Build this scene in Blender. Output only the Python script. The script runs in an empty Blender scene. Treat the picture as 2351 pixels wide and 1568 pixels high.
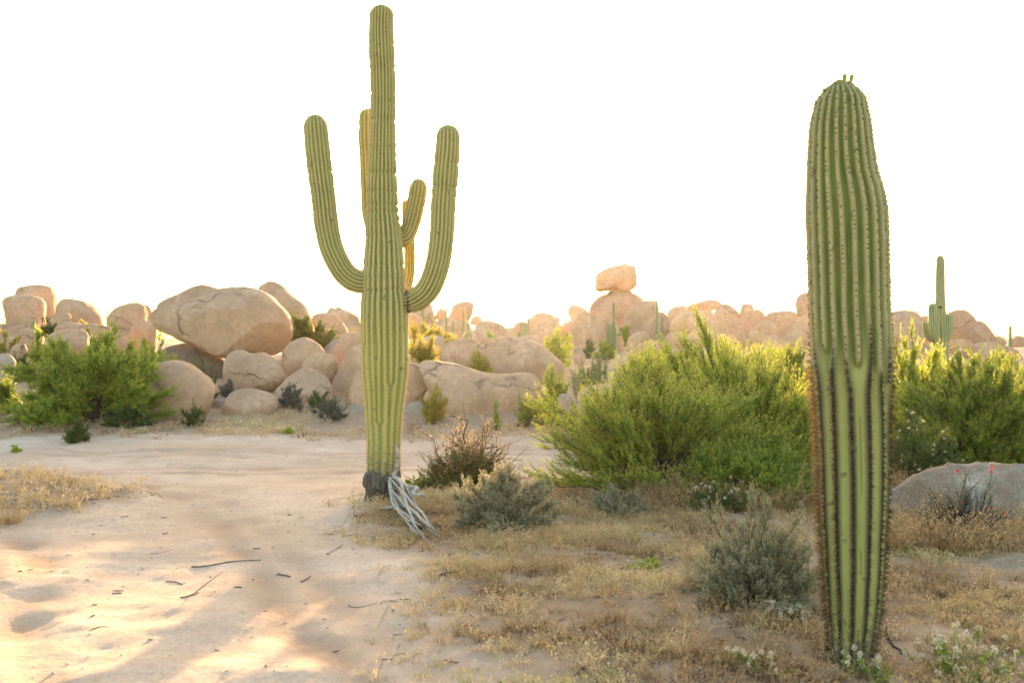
import bpy, math, numpy as np
from mathutils import Vector
R = math.radians
scene = bpy.context.scene
COL = scene.collection
F, CX, CY, EYE = 2286.0, 1175.5, 784.0, 1.6      # focal length and frame centre in photo units, eye height in metres

def at(px, py, Y): return np.array([(px-CX)/F*Y, Y, EYE-(py-CY)/F*Y])

# ------------------------------------------------------------------ noise
_r = np.random.RandomState(7)
_P = _r.permutation(256); _P = np.concatenate([_P, _P, _P]); _V = _r.rand(256)*2-1
def vnoise(p):
    p = np.asarray(p, float); i = np.floor(p).astype(int); f = p-i; i &= 255; f = f*f*f*(f*(f*6-15)+10)
    def g(a, b, c): return _V[_P[_P[_P[(i[:, 0]+a) & 255]+((i[:, 1]+b) & 255)]+((i[:, 2]+c) & 255)]]
    x, y, z = f.T
    L = lambda a, b, t: a+(b-a)*t
    return L(L(L(g(0,0,0), g(1,0,0), x), L(g(0,1,0), g(1,1,0), x), y), L(L(g(0,0,1), g(1,0,1), x), L(g(0,1,1), g(1,1,1), x), y), z)
def fbm(p, o=4):
    p = np.asarray(p, float); s = 0; a = 1.0
    for k in range(o): s = s+a*vnoise(p*2**k+17.3*k); a *= .5
    return s
def ss(a, b, x):
    t = np.clip((np.asarray(x, float)-a)/(b-a), 0, 1); return t*t*(3-2*t)

# ------------------------------------------------------------------ terrain
EY = [3, 4.67, 5.49, 6.70, 8.2, 9.73, 10.6, 11.4]; EX = [-.15, -.42, -.65, -1.1, -1.5, -1.6, -1.3, 1.2]
def veg(x, y):
    """0 on bare sand, 1 where dry grass grows"""
    x = np.asarray(x, float); y = np.asarray(y, float)
    n = fbm(np.stack([x*1.1, y*1.1, 0*x+3], -1).reshape(-1, 3), 3).reshape(x.shape)
    e = np.interp(y, EY, EX)
    right = ss(-.25, .9, x-e+.30*n)*(1-ss(11.2, 12.0, y+.3*n))*ss(-2, 1, y)
    dx = (x+5.0)/1.25; dy = (y-10.0)/1.45
    left = 1-ss(.55, 1.1, np.sqrt(dx*dx+dy*dy)+.25*n)
    far = ss(15.7, 16.6, y+.35*n)*.75
    return np.clip(np.maximum(np.maximum(right, left), far), 0, 1)
def base_h(y): return np.interp(y, [-200, 14, 16, 18, 22, 26, 30, 40, 50, 60, 75, 95, 140, 900], [0, 0, .03, .12, .48, .85, .98, 1.15, 1.4, 1.65, 1.7, .4, -2, -4])
def H(x, y):
    x = np.atleast_1d(np.asarray(x, float)); y = np.atleast_1d(np.asarray(y, float))
    p = np.stack([x, y, 0*x], -1)
    h = base_h(y)
    h = h+.05*vnoise(p*.45+5)+.022*vnoise(p*1.3)+.011*vnoise(p*3.3+9)
    v = veg(x, y)
    h = h+v*(.03+.02*vnoise(p*2.1+40))
    h = h+(1-v)*(.004*vnoise(p*8.0+3)-.008*ss(.35, .75, vnoise(p*2.6+31)))+.003*vnoise(p*17)
    h = h+.16*np.exp(-(((x+5.2)/1.1)**2+((y-10.1)/1.2)**2))
    road = np.exp(-((y-13.6)/1.9)**4)
    h = h-.06*road+.012*road*np.sin(y*5.2+.5*np.sin(x*.4)+vnoise(p*.6)*1.2)
    h = h-.03*rut(x, y)*(1-v)
    amp = ss(19, 26, y)
    return h+amp*.15*vnoise(p*.35+11)
TY = [3, 4.2, 6, 8, 10, 11.3, 12.2, 12.9]; TX = [-.2, -.55, -1.35, -2.3, -3.3, -4.3, -5.8, -9]
def rut(x, y):
    x = np.asarray(x, float); y = np.asarray(y, float)
    n = vnoise(np.stack([x*.7, y*.7, 0*x+9], -1).reshape(-1, 3)).reshape(x.shape); f = vnoise(np.stack([x*2.5, y*2.5, 0*x+29], -1).reshape(-1, 3)).reshape(x.shape)
    c = np.interp(y, TY, TX); wd = .16+.05*np.clip(y-8, 0, 4); o = 0
    for off in (0, -1.55, .35, -1.85): o = np.maximum(o, np.exp(-((x-c-off*(1+.07*np.clip(y-8, 0, 4))+.12*n)/wd)**2)*(1-ss(11.8, 13, y))*(1 if off in (0, -1.55) else .5))
    for yc in (12.55, 13.15, 14.3, 14.75): o = np.maximum(o, np.exp(-((y-yc+.22*n-.01*x)/.15)**2)*(.9 if yc in (12.55, 14.3) else .5))
    return np.clip(o*(.75+.6*f), 0, 1)
def hz(x, y): return float(H(x, y)[0])

# ------------------------------------------------------------------ mesh helpers
def new_mesh(name, V, Fc, attrs=None, mats=(), smooth=True, midx=None):
    """Fc: list of (n,k) index arrays"""
    if not isinstance(Fc, list): Fc = [Fc]
    me = bpy.data.meshes.new(name)
    V = np.asarray(V, np.float32)
    Fc = [np.asarray(f, np.int32) for f in Fc if len(f)]
    loops = np.concatenate([f.ravel() for f in Fc]); sizes = np.concatenate([np.full(len(f), f.shape[1], np.int32) for f in Fc])
    starts = np.concatenate([[0], np.cumsum(sizes)[:-1]]).astype(np.int32)
    me.vertices.add(len(V)); me.vertices.foreach_set('co', V.ravel())
    me.loops.add(len(loops)); me.loops.foreach_set('vertex_index', loops)
    me.polygons.add(len(sizes)); me.polygons.foreach_set('loop_start', starts)
    me.polygons.foreach_set('use_smooth', np.full(len(sizes), smooth, bool))
    for m in mats: me.materials.append(m)
    if midx is not None: me.polygons.foreach_set('material_index', np.asarray(midx, np.int32))
    for k, a in (attrs or {}).items():
        at_ = me.attributes.new(k, 'FLOAT', 'POINT'); at_.data.foreach_set('value', np.asarray(a, np.float32))
    me.update(calc_edges=True); me.validate()
    return me
def link(name, me, parent=None, loc=None):
    o = bpy.data.objects.new(name, me); COL.objects.link(o)
    if parent is not None: o.parent = parent
    if loc is not None: o.location = [float(v) for v in loc]
    return o
def tag(o, label, cat, group=None):
    o['label'] = label; o['category'] = cat
    if group: o['group'] = group
    return o
def empty(name, loc, rz=0, sc=1):
    o = link(name, None, None, loc); o.rotation_euler[2] = rz; o.scale = (sc,)*3; o.empty_display_size = .1
    return o
def dup(root, loc, rz, sc, label):
    c = root.copy(); COL.objects.link(c); c.location = [float(v) for v in loc]; c.rotation_euler[2] = rz
    c.scale = sc if hasattr(sc, '__len__') else (sc,)*3
    c['label'] = label
    for ch in list(root.children):
        k = ch.copy(); COL.objects.link(k); k.parent = c
    return c
def nrm(v): return v/np.maximum(np.linalg.norm(v, axis=-1, keepdims=True), 1e-9)
def tubes(P, Rd, n=4):
    """P (M,K,3) polylines, Rd (M,K) radii -> verts, quads"""
    M, K, _ = P.shape
    T = nrm(np.gradient(P, axis=1)) if K > 2 else nrm(np.repeat(P[:, 1:]-P[:, :1], 2, 1))
    ref = np.where(np.abs(T[..., 2:3]) < .9, np.array([0, 0, 1.]), np.array([1., 0, 0]))
    A = nrm(np.cross(T, ref)); B = np.cross(T, A)
    an = np.arange(n)/n*2*math.pi
    V = P[:, :, None]+Rd[:, :, None, None]*(A[:, :, None]*np.cos(an)[:, None]+B[:, :, None]*np.sin(an)[:, None])
    idx = np.arange(M*K*n).reshape(M, K, n)
    a = idx[:, :-1]; b = idx[:, 1:]
    q = np.stack([a, np.roll(a, -1, 2), np.roll(b, -1, 2), b], -1).reshape(-1, 4)
    return V.reshape(-1, 3), q
def catmull(P, n, closed=False):
    P = np.asarray(P, float); N = len(P)
    if closed: Q = np.concatenate([P[-1:], P, P[:2]]); segs = N
    else: Q = np.concatenate([2*P[:1]-P[1:2], P, 2*P[-1:]-P[-2:-1]]); segs = N-1
    t = np.linspace(0, segs, n, endpoint=not closed); i = np.minimum(t.astype(int), segs-1); u = (t-i)[:, None]
    a, b, c, d = Q[i], Q[i+1], Q[i+2], Q[i+3]
    return .5*(2*b+(c-a)*u+(2*a-5*b+4*c-d)*u*u+(3*b-a-3*c+d)*u**3)

# ------------------------------------------------------------------ materials
class NT:
    def __init__(s, name):
        s.m = bpy.data.materials.new(name); s.m.use_nodes = True; s.t = s.m.node_tree; s.t.nodes.clear()
        s.out = s.n('OutputMaterial')
    def n(s, typ, **kw):
        x = s.t.nodes.new('ShaderNode'+typ)
        for k, v in kw.items(): setattr(x, k, v)
        return x
    def l(s, a, b): s.t.links.new(a, b)
    def put(s, sock, v):
        if hasattr(v, 'is_output') or isinstance(v, bpy.types.NodeSocket): s.l(v, sock)
        else: sock.default_value = v
    def coord(s, k='Object'): return s.n('TexCoord').outputs[k]
    def pos(s): return s.n('NewGeometry').outputs['Position']
    def map(s, v, sc): 
        m = s.n('Mapping'); s.l(v, m.inputs[0]); m.inputs['Scale'].default_value = sc; return m.outputs[0]
    def noise(s, v, sc, det=4, rough=.55, dist=0):
        x = s.n('TexNoise'); s.l(v, x.inputs['Vector']); x.inputs['Scale'].default_value = sc; x.inputs['Detail'].default_value = det
        x.inputs['Roughness'].default_value = rough; x.inputs['Distortion'].default_value = dist; return x.outputs[0]
    def attr(s, k):
        x = s.n('Attribute'); x.attribute_name = k; return x.outputs['Fac']
    def ramp(s, fac, stops):
        x = s.n('ValToRGB'); s.l(fac, x.inputs[0]); e = x.color_ramp.elements
        while len(e) < len(stops): e.new(.5)
        for k, (p, c) in enumerate(stops): e[k].position = p; e[k].color = (*c, 1) if len(c) == 3 else c
        return x.outputs[0]
    def rng(s, v, a, b, c=0, d=1):
        x = s.n('MapRange'); s.put(x.inputs[0], v)
        for i, q in zip((1, 2, 3, 4), (a, b, c, d)): x.inputs[i].default_value = q
        return x.outputs[0]
    def math(s, op, a, b=0):
        x = s.n('Math', operation=op); s.put(x.inputs[0], a); s.put(x.inputs[1], b); return x.outputs[0]
    def mix(s, fac, a, b, mode='MIX'):
        x = s.n('Mix', data_type='RGBA', blend_type=mode); s.put(x.inputs[0], fac)
        for sock, v in ((x.inputs[6], a), (x.inputs[7], b)): s.put(sock, (*v, 1) if isinstance(v, tuple) and len(v) == 3 else v)
        return x.outputs[2]
    def bump(s, h, strength, dist, nxt=None):
        x = s.n('Bump'); s.l(h, x.inputs['Height']); x.inputs['Strength'].default_value = strength; x.inputs['Distance'].default_value = dist
        if nxt is not None: s.l(nxt, x.inputs['Normal'])
        return x.outputs[0]
    def princ(s, col, rough=.9, normal=None, spec=.2):
        x = s.n('BsdfPrincipled'); s.put(x.inputs['Base Color'], (*col, 1) if isinstance(col, tuple) else col); s.put(x.inputs['Roughness'], rough)
        x.inputs['Specular IOR Level'].default_value = spec
        if normal is not None: s.l(normal, x.inputs['Normal'])
        return x.outputs[0]
    def done(s, sh): s.l(sh, s.out.inputs[0]); return s.m

def rock_mat(name, a, b, c, streak=.5, dark=(.13, .085, .055), crack=.55, speck=.25, big=1.1):
    t = NT(name); p = t.pos()
    n1 = t.noise(p, big, 5, .6); n4 = t.noise(p, 3.0, 5, .7); n2 = t.noise(p, 9, 5, .65); n3 = t.noise(p, 70, 3, .7)
    col = t.ramp(n1, [(.3, a), (.5, b), (.72, c)])
    col = t.mix(t.rng(n4, .48, .68, 0, .55), col, tuple(x*.7 for x in b)); col = t.mix(t.rng(n4, .46, .34, 0, .4), col, tuple(min(1, x*1.22) for x in b))
    col = t.mix(t.rng(n2, .38, .7, 0, .8), col, tuple(x*.68 for x in b))
    col = t.mix(t.rng(n3, .35, .75, 0, speck), col, tuple(x*.45 for x in b))
    oi = t.n('ObjectInfo').outputs['Random']; col = t.mix(t.rng(oi, 0, 1, 0, .75), col, (.84, .89, .96), 'MULTIPLY')
    st = t.noise(t.map(p, (2.6, 2.6, .28)), 1.0, 5, .65)                 # vertical water stains
    col = t.mix(t.rng(st, .52, .74, 0, streak), col, tuple(x*.5 for x in b))
    lich = t.noise(p, 3.4, 6, .7, .6)
    col = t.mix(t.rng(lich, .6, .72, 0, .35), col, (.36, .31, .25))
    w = t.n('VectorMath', operation='ADD'); t.l(p, w.inputs[0])
    nz = t.n('TexNoise'); t.l(p, nz.inputs['Vector']); nz.inputs['Scale'].default_value = .9; nz.inputs['Detail'].default_value = 5
    sc = t.n('VectorMath', operation='SCALE'); t.l(nz.outputs['Color'], sc.inputs[0]); sc.inputs['Scale'].default_value = 1.5
    t.l(sc.outputs[0], w.inputs[1])
    vo = t.n('TexVoronoi', feature='DISTANCE_TO_EDGE'); t.l(t.map(w.outputs[0], (.42, .42, 1.0)), vo.inputs['Vector']); vo.inputs['Scale'].default_value = .75
    mk = t.rng(t.noise(p, .8, 3), .47, .58)
    cr = t.math('MULTIPLY', t.rng(vo.outputs['Distance'], 0, .016, 1, 0), mk)
    col = t.mix(t.math('MULTIPLY', cr, crack), col, dark)
    h = t.math('ADD', t.math('MULTIPLY', n2, .6), t.math('MULTIPLY', n3, .25))
    h = t.math('SUBTRACT', h, t.math('MULTIPLY', cr, 1.4))
    nb = t.bump(h, .8, .075)
    return t.done(t.princ(col, .95, nb, .12))
M = {}
M['granite'] = rock_mat('tan_granite', (.38, .23, .135), (.51, .32, .20), (.61, .41, .275), crack=.5)
M['granite_pink'] = rock_mat('pink_granite', (.41, .225, .125), (.52, .305, .185), (.60, .385, .255), .25, crack=.35)
M['granite_grey'] = rock_mat('grey_granite', (.30, .225, .16), (.41, .315, .235), (.50, .40, .305), .3)
M['granite_shade'] = rock_mat('shade_toned_granite', (.13, .10, .075), (.21, .165, .125), (.29, .23, .17), .3)  # darkened base colour paints in the shade under the giant boulder
M['granite_pale'] = rock_mat('pale_speckled_granite', (.22, .125, .07), (.36, .27, .195), (.60, .53, .45), .6, speck=1.0, crack=.9, big=3.2)

def leaf_mat(name, stops, trans=.45, tcol=None, tipc=None, tipf=.6, gloss=.3):
    t = NT(name); ti = t.attr('tint'); tip = t.attr('tip')
    col = t.ramp(ti, stops)
    if tipc: col = t.mix(t.math('MULTIPLY', t.rng(tip, .45, 1), tipf), col, tipc)
    bs = t.princ(col, .55, None, gloss)
    tr = t.n('BsdfTranslucent'); t.l(t.mix(1.0, col, tcol or (1.0, .95, .55), 'MULTIPLY') if tcol else col, tr.inputs[0])
    mx = t.n('MixShader'); mx.inputs[0].default_value = trans; t.l(bs, mx.inputs[1]); t.l(tr.outputs[0], mx.inputs[2])
    return t.done(mx.outputs[0])
M['leaf_lime'] = leaf_mat('yellow_green_leaves', [(0, (.10, .17, .012)), (.5, (.22, .31, .022)), (1, (.40, .43, .045))], .38, None, (.60, .56, .085), .68)
M['leaf_green'] = leaf_mat('green_leaves', [(0, (.05, .105, .010)), (.5, (.12, .20, .018)), (1, (.26, .30, .035))], .36, None, (.44, .44, .06), .62)
M['leaf_mid'] = leaf_mat('fresh_green_leaves', [(0, (.06, .12, .010)), (.5, (.15, .235, .018)), (1, (.30, .345, .038))], .36, None, (.50, .49, .07), .66)
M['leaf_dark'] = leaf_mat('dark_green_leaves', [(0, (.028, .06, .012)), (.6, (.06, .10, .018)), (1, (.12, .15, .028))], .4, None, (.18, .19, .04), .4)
M['leaf_yellow'] = leaf_mat('golden_green_leaves', [(0, (.13, .14, .016)), (.5, (.26, .24, .025)), (1, (.42, .34, .04))], .5, None, (.5, .4, .06), .5)
M['leaf_sage'] = leaf_mat('grey_green_leaves', [(0, (.10, .105, .055)), (.5, (.21, .205, .12)), (1, (.34, .315, .20))], .3, None, (.46, .41, .27), .7, .15)
M['leaf_blue'] = leaf_mat('blue_grey_leaves', [(0, (.045, .06, .05)), (.6, (.085, .105, .085)), (1, (.15, .165, .13))], .3, None, (.2, .2, .15), .4, .15)
M['leaf_pale'] = leaf_mat('pale_green_leaves', [(0, (.12, .16, .06)), (.5, (.2, .24, .095)), (1, (.3, .33, .15))], .4, None, (.36, .37, .17), .5, .15)
M['dry_leaf'] = leaf_mat('dry_tan_leaves', [(0, (.16, .11, .055)), (.5, (.34, .25, .14)), (1, (.5, .4, .25))], .3)
M['straw'] = leaf_mat('dry_straw', [(0, (.12, .06, .028)), (.28, (.31, .18, .078)), (.6, (.48, .335, .165)), (.86, (.60, .47, .28)), (1, (.22, .25, .05))], .35, None, (.58, .42, .23), .4, .15)
M['petal'] = leaf_mat('white_petals', [(0, (.5, .41, .3)), (1, (.68, .6, .48))], .35)
M['petal_red'] = leaf_mat('red_petals', [(0, (.3, .02, .02)), (1, (.5, .05, .05))], .3)
def bark_mat(name, a, b, sc=30):
    t = NT(name); p = t.coord(); n = t.noise(t.map(p, (1, 1, .25)), sc, 5, .65)
    return t.done(t.princ(t.ramp(n, [(.3, a), (.7, b)]), .9, t.bump(n, .6, .01), .15))
M['twig'] = bark_mat('grey_brown_twig', (.07, .05, .035), (.17, .13, .095))
M['twig_dark'] = bark_mat('dark_twig', (.028, .02, .016), (.085, .062, .045))
M['driftwood'] = bark_mat('weathered_grey_wood', (.20, .175, .15), (.44, .39, .335), 22)
M['cork'] = bark_mat('black_cork_bark', (.022, .02, .019), (.14, .12, .10), 26)
M['scar'] = bark_mat('brown_scar_bark', (.04, .028, .018), (.15, .105, .065), 40)

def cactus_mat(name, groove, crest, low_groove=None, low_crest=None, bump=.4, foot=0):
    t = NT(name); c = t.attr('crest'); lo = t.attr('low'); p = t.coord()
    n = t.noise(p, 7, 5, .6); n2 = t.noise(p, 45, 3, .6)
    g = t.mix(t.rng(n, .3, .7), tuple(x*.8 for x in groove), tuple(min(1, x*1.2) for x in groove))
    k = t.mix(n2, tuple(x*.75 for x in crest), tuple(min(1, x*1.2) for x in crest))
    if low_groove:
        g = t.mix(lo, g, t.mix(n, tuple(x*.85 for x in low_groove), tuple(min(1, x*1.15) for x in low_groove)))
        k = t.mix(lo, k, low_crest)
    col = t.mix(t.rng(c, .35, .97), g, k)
    sx = t.n('SeparateXYZ'); t.l(p, sx.inputs[0]); wz = t.math('ADD', sx.outputs[2], t.rng(n2, .3, .7, -.22, .22))
    if foot: col = t.mix(t.rng(wz, foot, foot*.4, 0, .85), col, (.12, .095, .06))      # weathered, corky foot
    sc = t.noise(p, 14, 2, .5)
    col = t.mix(t.rng(sc, .66, .72, 0, .7), col, (.10, .075, .045))       # brown scars
    ban = t.noise(t.map(p, (.35, .35, 9)), 1.3, 3, .6)
    col = t.mix(t.rng(ban, .55, .75, 0, .3), col, (.17, .16, .06))
    return t.done(t.princ(col, .62, t.bump(n2, bump, .006), .3))
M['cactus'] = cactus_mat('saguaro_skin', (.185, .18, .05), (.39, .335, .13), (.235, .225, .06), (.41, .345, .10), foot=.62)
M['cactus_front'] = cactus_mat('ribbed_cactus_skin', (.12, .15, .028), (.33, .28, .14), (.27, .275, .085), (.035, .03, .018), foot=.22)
M['cactus_far'] = cactus_mat('distant_cactus_skin', (.12, .16, .065), (.27, .28, .13))
def spine_mat():
    t = NT('cactus_spines'); ti = t.attr('tint')
    col = t.ramp(ti, [(0, (.03, .022, .016)), (.35, (.11, .07, .035)), (.6, (.33, .2, .10)), (.8, (.45, .34, .2)), (1, (.6, .5, .36))])
    bs = t.princ(col, .6, None, .2); tr = t.n('BsdfTranslucent'); t.l(col, tr.inputs[0])
    mx = t.n('MixShader'); mx.inputs[0].default_value = .35; t.l(bs, mx.inputs[1]); t.l(tr.outputs[0], mx.inputs[2])
    return t.done(mx.outputs[0])
M['spine'] = spine_mat()
t = NT('flower_bud_skin'); M['bud'] = t.done(t.princ(t.mix(t.noise(t.coord(), 60, 2), (.15, .15, .02), (.30, .26, .05)), .5))
t = NT('hole_dark'); M['hole'] = t.done(t.princ(t.mix(t.noise(t.coord(), 60, 2), (.006, .005, .004), (.02, .015, .01)), .9))

def ground_mat():
    t = NT('sandy_desert_ground'); p = t.pos(); v = t.attr('veg')
    n0 = t.noise(p, .55, 5, .6); n1 = t.noise(p, 3.1, 6, .62); n2 = t.noise(p, 26, 5, .7); n3 = t.noise(p, 150, 3, .7)
    sand = t.ramp(n0, [(.3, (.43, .305, .22)), (.55, (.53, .39, .298)), (.75, (.59, .455, .365))])
    sand = t.mix(t.rng(n1, .42, .68, 0, .55), sand, (.385, .275, .19))
    rd = t.noise(t.map(p, (.16, 2.2, 1)), 1.0, 5, .65)
    sand = t.mix(t.rng(rd, .5, .75, 0, .5), sand, (.58, .465, .375))
    sand = t.mix(t.math('MULTIPLY', t.attr('rut'), .9), sand, (.315, .21, .145))
    soil = t.ramp(n1, [(.3, (.17, .105, .06)), (.5, (.29, .19, .115)), (.72, (.46, .335, .23))])
    edge = t.math('ADD', v, t.rng(n1, .3, .7, -.28, .28))
    col = t.mix(t.rng(edge, .25, .8), sand, soil)
    col = t.mix(t.rng(n2, .40, .70, 0, .42), col, (.25, .175, .115))
    col = t.mix(t.rng(n3, .56, .72, 0, .45), col, (.17, .125, .085))
    col = t.mix(t.rng(n3, .28, .40, .4, 0), col, (.68, .58, .48))
    h = t.math('ADD', t.math('MULTIPLY', n2, 1.0), t.math('MULTIPLY', n3, .35)); h = t.math('ADD', h, t.math('MULTIPLY', n1, .8))
    return t.done(t.princ(col, .97, t.bump(h, .55, .03), .1))
M['ground'] = ground_mat()
def stone_mat():
    t = NT('pebble_stone'); ti = t.attr('tint')
    return t.done(t.princ(t.ramp(ti, [(0, (.16, .115, .08)), (.5, (.36, .27, .2)), (1, (.55, .46, .38))]), .95))
M['pebble'] = stone_mat()

# ------------------------------------------------------------------ ground and road
def graded(lo, a, b, hi, step, g):
    x = list(np.arange(a, b, step)); s = step
    while x[-1] < hi: s *= g; x.append(x[-1]+s)
    s = step; y = []; q = a
    while q > lo: s *= g; q -= s; y.append(q)
    return np.array(y[::-1]+x)
def sheet(xs, ys, dz=0):
    X, Y = np.meshgrid(xs, ys); x = X.ravel(); y = Y.ravel()
    V = np.stack([x, y, H(x, y)+dz], -1); n, m = X.shape; I = np.arange(n*m).reshape(n, m)
    Q = np.stack([I[:-1, :-1], I[:-1, 1:], I[1:, 1:], I[1:, :-1]], -1)
    return V, Q, (veg(x, y), rut(x, y)), X, Y
xs = graded(-500, -6.5, 6.5, 500, .04, 1.13); ys = graded(-200, 3.6, 19.5, 700, .045, 1.06)
V, Q, vg, X, Y = sheet(xs, ys)
g = link('ground', new_mesh('ground', V, Q.reshape(-1, 4), {'veg': vg[0], 'rut': vg[1]}, [M['ground']])); g['kind'] = 'structure'
rx = np.arange(-14, 7, .05); ry = np.arange(3.9, 16.3, .05)
V, Q, vg, X, Y = sheet(rx, ry, .004)
keep = ((veg(X, Y) < .12) & ((X < np.interp(Y, EY, EX)+.3) | (Y > 11.6)))
kq = keep[:-1, :-1] & keep[1:, :-1] & keep[:-1, 1:] & keep[1:, 1:]
g = link('dirt_road', new_mesh('dirt_road', V, Q[kq], {'veg': vg[0], 'rut': vg[1]}, [M['ground']])); g['kind'] = 'structure'

# ------------------------------------------------------------------ boulders
def ico(sub):
    import bmesh
    bm = bmesh.new(); bmesh.ops.create_icosphere(bm, subdivisions=sub, radius=1)
    v = np.array([x.co[:] for x in bm.verts]); f = np.array([[l.index for l in x.verts] for x in bm.faces]); bm.free(); return v, f
ICO = {k: ico(k) for k in (2, 3, 4, 5, 6)}
XF = {'A': (.2733, 0, 612.2), 'B': (.2733, 551, 612.2), 'C': (.2733, 1040.8, 581.6), 'E': (.3389, 1591.8, 551), 'D': (1, 0, 0)}
_bn = [0]
def boulder(label, fr, pts, Y, mat='granite', tf=.85, rough=.035, cat='boulder', name='boulder', box=.9, group='granite boulders heaped on the hillside', foot=True):
    _bn[0] += 1; seed = _bn[0]*13.7
    s, ox, oy = XF[fr]
    P = np.array(pts, float)*s+np.array([ox, oy])
    P = np.stack([(P[:, 0]-CX)/F*Y, EYE-(P[:, 1]-CY)/F*Y], -1)
    C_ = catmull(P, 240, True)
    x, z = C_.T; x2, z2 = np.roll(x, -1), np.roll(z, -1); cr = x*z2-x2*z; A = cr.sum()/2
    c = np.array([((x+x2)*cr).sum()/(6*A), ((z+z2)*cr).sum()/(6*A)])
    d = C_-c; th = np.arctan2(d[:, 1], d[:, 0]); rr = np.hypot(d[:, 0], d[:, 1]); o = np.argsort(th)
    tg = np.linspace(-math.pi, math.pi, 181)[:-1]
    Rg = np.interp(tg, th[o], rr[o], period=2*math.pi)
    k = np.exp(-np.linspace(-2, 2, 7)**2); k /= k.sum()
    Rg = np.convolve(np.concatenate([Rg[-3:], Rg, Rg[:3]]), k, 'valid')
    a, b = (x.max()-x.min())/2, (z.max()-z.min())/2
    D = tf*math.sqrt(a*b)*(1 if a < 2.2*b else 1.15)
    size_px = max(a, b)/Y*F*1024/2351
    u, f = ICO[6 if size_px > 50 else 5 if size_px > 14 else 4]
    rho = np.hypot(u[:, 0], u[:, 2]); t_ = np.arctan2(u[:, 2], u[:, 0])
    Ru = np.interp(t_, tg, Rg, period=2*math.pi)
    rp = rho**box; yy = np.sign(u[:, 1])*np.abs(u[:, 1])**box
    V = np.stack([Ru*rp*np.cos(t_), D*yy, Ru*rp*np.sin(t_)], -1)
    sz = math.sqrt(a*b)
    n = fbm(V/sz*1.0+seed, 4); n2 = fbm(V/sz*3.2+seed*2, 3)
    rid = 1-np.abs(vnoise(V/sz*np.array([1.0, 1.0, 1.6])+seed*3))
    V = V+u*(sz*rough*(1.6*n+.85*n2+.22*fbm(V/sz*9+seed, 2))-sz*.045*ss(.965, 1.0, rid)*ss(0, .4, n))[:, None]*np.array([.75, 1.4, .75])
    rf = np.random.RandomState(_bn[0]*31); ext = np.array([a, D, b])
    for k_ in range(7):                                          # flattened faces where sheets have split away
        nv = nrm(np.array([rf.uniform(-.8, .8), rf.choice([-1, -1, -1, 1])*rf.uniform(.5, 1), rf.uniform(-.6, .75)])); ex = np.maximum((V/ext)@nv-rf.uniform(.70, .9), 0)
        V = V-(ex*.8)[:, None]*nv*ext
    V[:, 1] += V[:, 2]*.22                                       # faces lean back
    gz = hz(c[0], Y)-.12-c[1]                                     # the foot reaches down into the soil
    lo_ = V[:, 2].min()
    if foot and lo_ > gz: V[:, 2] = np.where(V[:, 2] < 0, V[:, 2]*min(gz/lo_, 3.2), V[:, 2])
    z0 = V[:, 2].min(); V[:, 2] -= z0
    o = link(name, new_mesh(name, V, f, None, [M[mat]]), None, (c[0], Y, c[1]+z0))
    return tag(o, label, cat, group)

bo = boulder
bo('anvil shaped tan boulder overhanging at the far left end of the skyline', 'A', [(0,290),(100,235),(250,240),(360,290),(368,440),(330,520),(60,530),(65,430),(30,360)], 38)
bo('taller rounded boulder standing just behind the anvil shaped boulder', 'A', [(120,215),(200,165),(390,155),(440,210),(470,300),(485,420),(400,500),(250,450),(150,300)], 41)
bo('tan boulder sloping down to the right, beside the tall one on the left skyline', 'A', [(480,300),(540,262),(680,280),(760,320),(830,400),(890,490),(780,540),(600,540),(485,470)], 37)
bo('small round boulder tucked under the sloping boulder on the left skyline', 'A', [(425,430),(500,385),(560,390),(588,440),(560,500),(450,510)], 35)
bo('half dome boulder on the left skyline just left of the giant boulder', 'A', [(895,430),(980,350),(1120,300),(1190,320),(1225,400),(1200,520),(1050,530),(920,510)], 36)
bo('thin sunlit boulder showing behind the half dome boulder', 'A', [(1170,330),(1240,335),(1280,400),(1295,470),(1220,520),(1150,450)], 38)
bo('small upright stone behind the short stubby cactus at far left', 'A', [(215,440),(260,425),(320,430),(332,520),(310,590),(225,580)], 33)
bo('small low mound shaped stone below the anvil shaped boulder', 'A', [(130,580),(200,515),(270,530),(305,590),(220,650),(140,640)], 29)
bo('long flat slab under the anvil shaped boulder at the left edge', 'A', [(-120,520),(0,485),(100,475),(225,460),(220,540),(60,580),(-80,590)], 33)
bo('tan boulder half hidden behind the top left of the large green bush', 'A', [(370,640),(430,560),(540,520),(680,530),(730,580),(710,720),(500,760),(380,720)], 26)
bo('low pale slab behind the top of the large green bush', 'A', [(470,520),(540,470),(700,480),(860,490),(925,525),(820,600),(520,600)], 30)
bo('low grey stone at the left edge beside the large green bush', 'A', [(-60,760),(30,728),(100,760),(130,820),(60,880),(-60,880)], 21, 'granite_grey')
bo('back ridge of rock rising behind the giant overhanging boulder', 'A', [(1312,370),(1330,310),(1500,220),(1700,158),(1840,185),(1920,260),(1800,450),(1400,480)], 26.6, tf=.7, foot=False)
bo('giant smooth tan boulder overhanging the slope left of the tall cactus', 'A', [(1290,470),(1305,360),(1480,305),(1650,250),(1850,178),(2015,168),(2216,212),(2350,320),(2418,430),(2441,560),(2406,665),(2306,748),(2160,728),(2030,745),(1890,774),(1700,692),(1500,602),(1350,545)], 25, rough=.03, foot=False)
bo('tall boulder leaning behind the right shoulder of the giant boulder', 'B', [(145,210),(195,135),(260,120),(340,150),(430,240),(520,310),(610,395),(600,500),(400,520),(280,380)], 29)
bo('sloping boulder right of the dark bush beside the giant boulder', 'B', [(600,440),(640,390),(720,385),(820,420),(900,530),(925,575),(830,650),(680,620)], 31)
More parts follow.
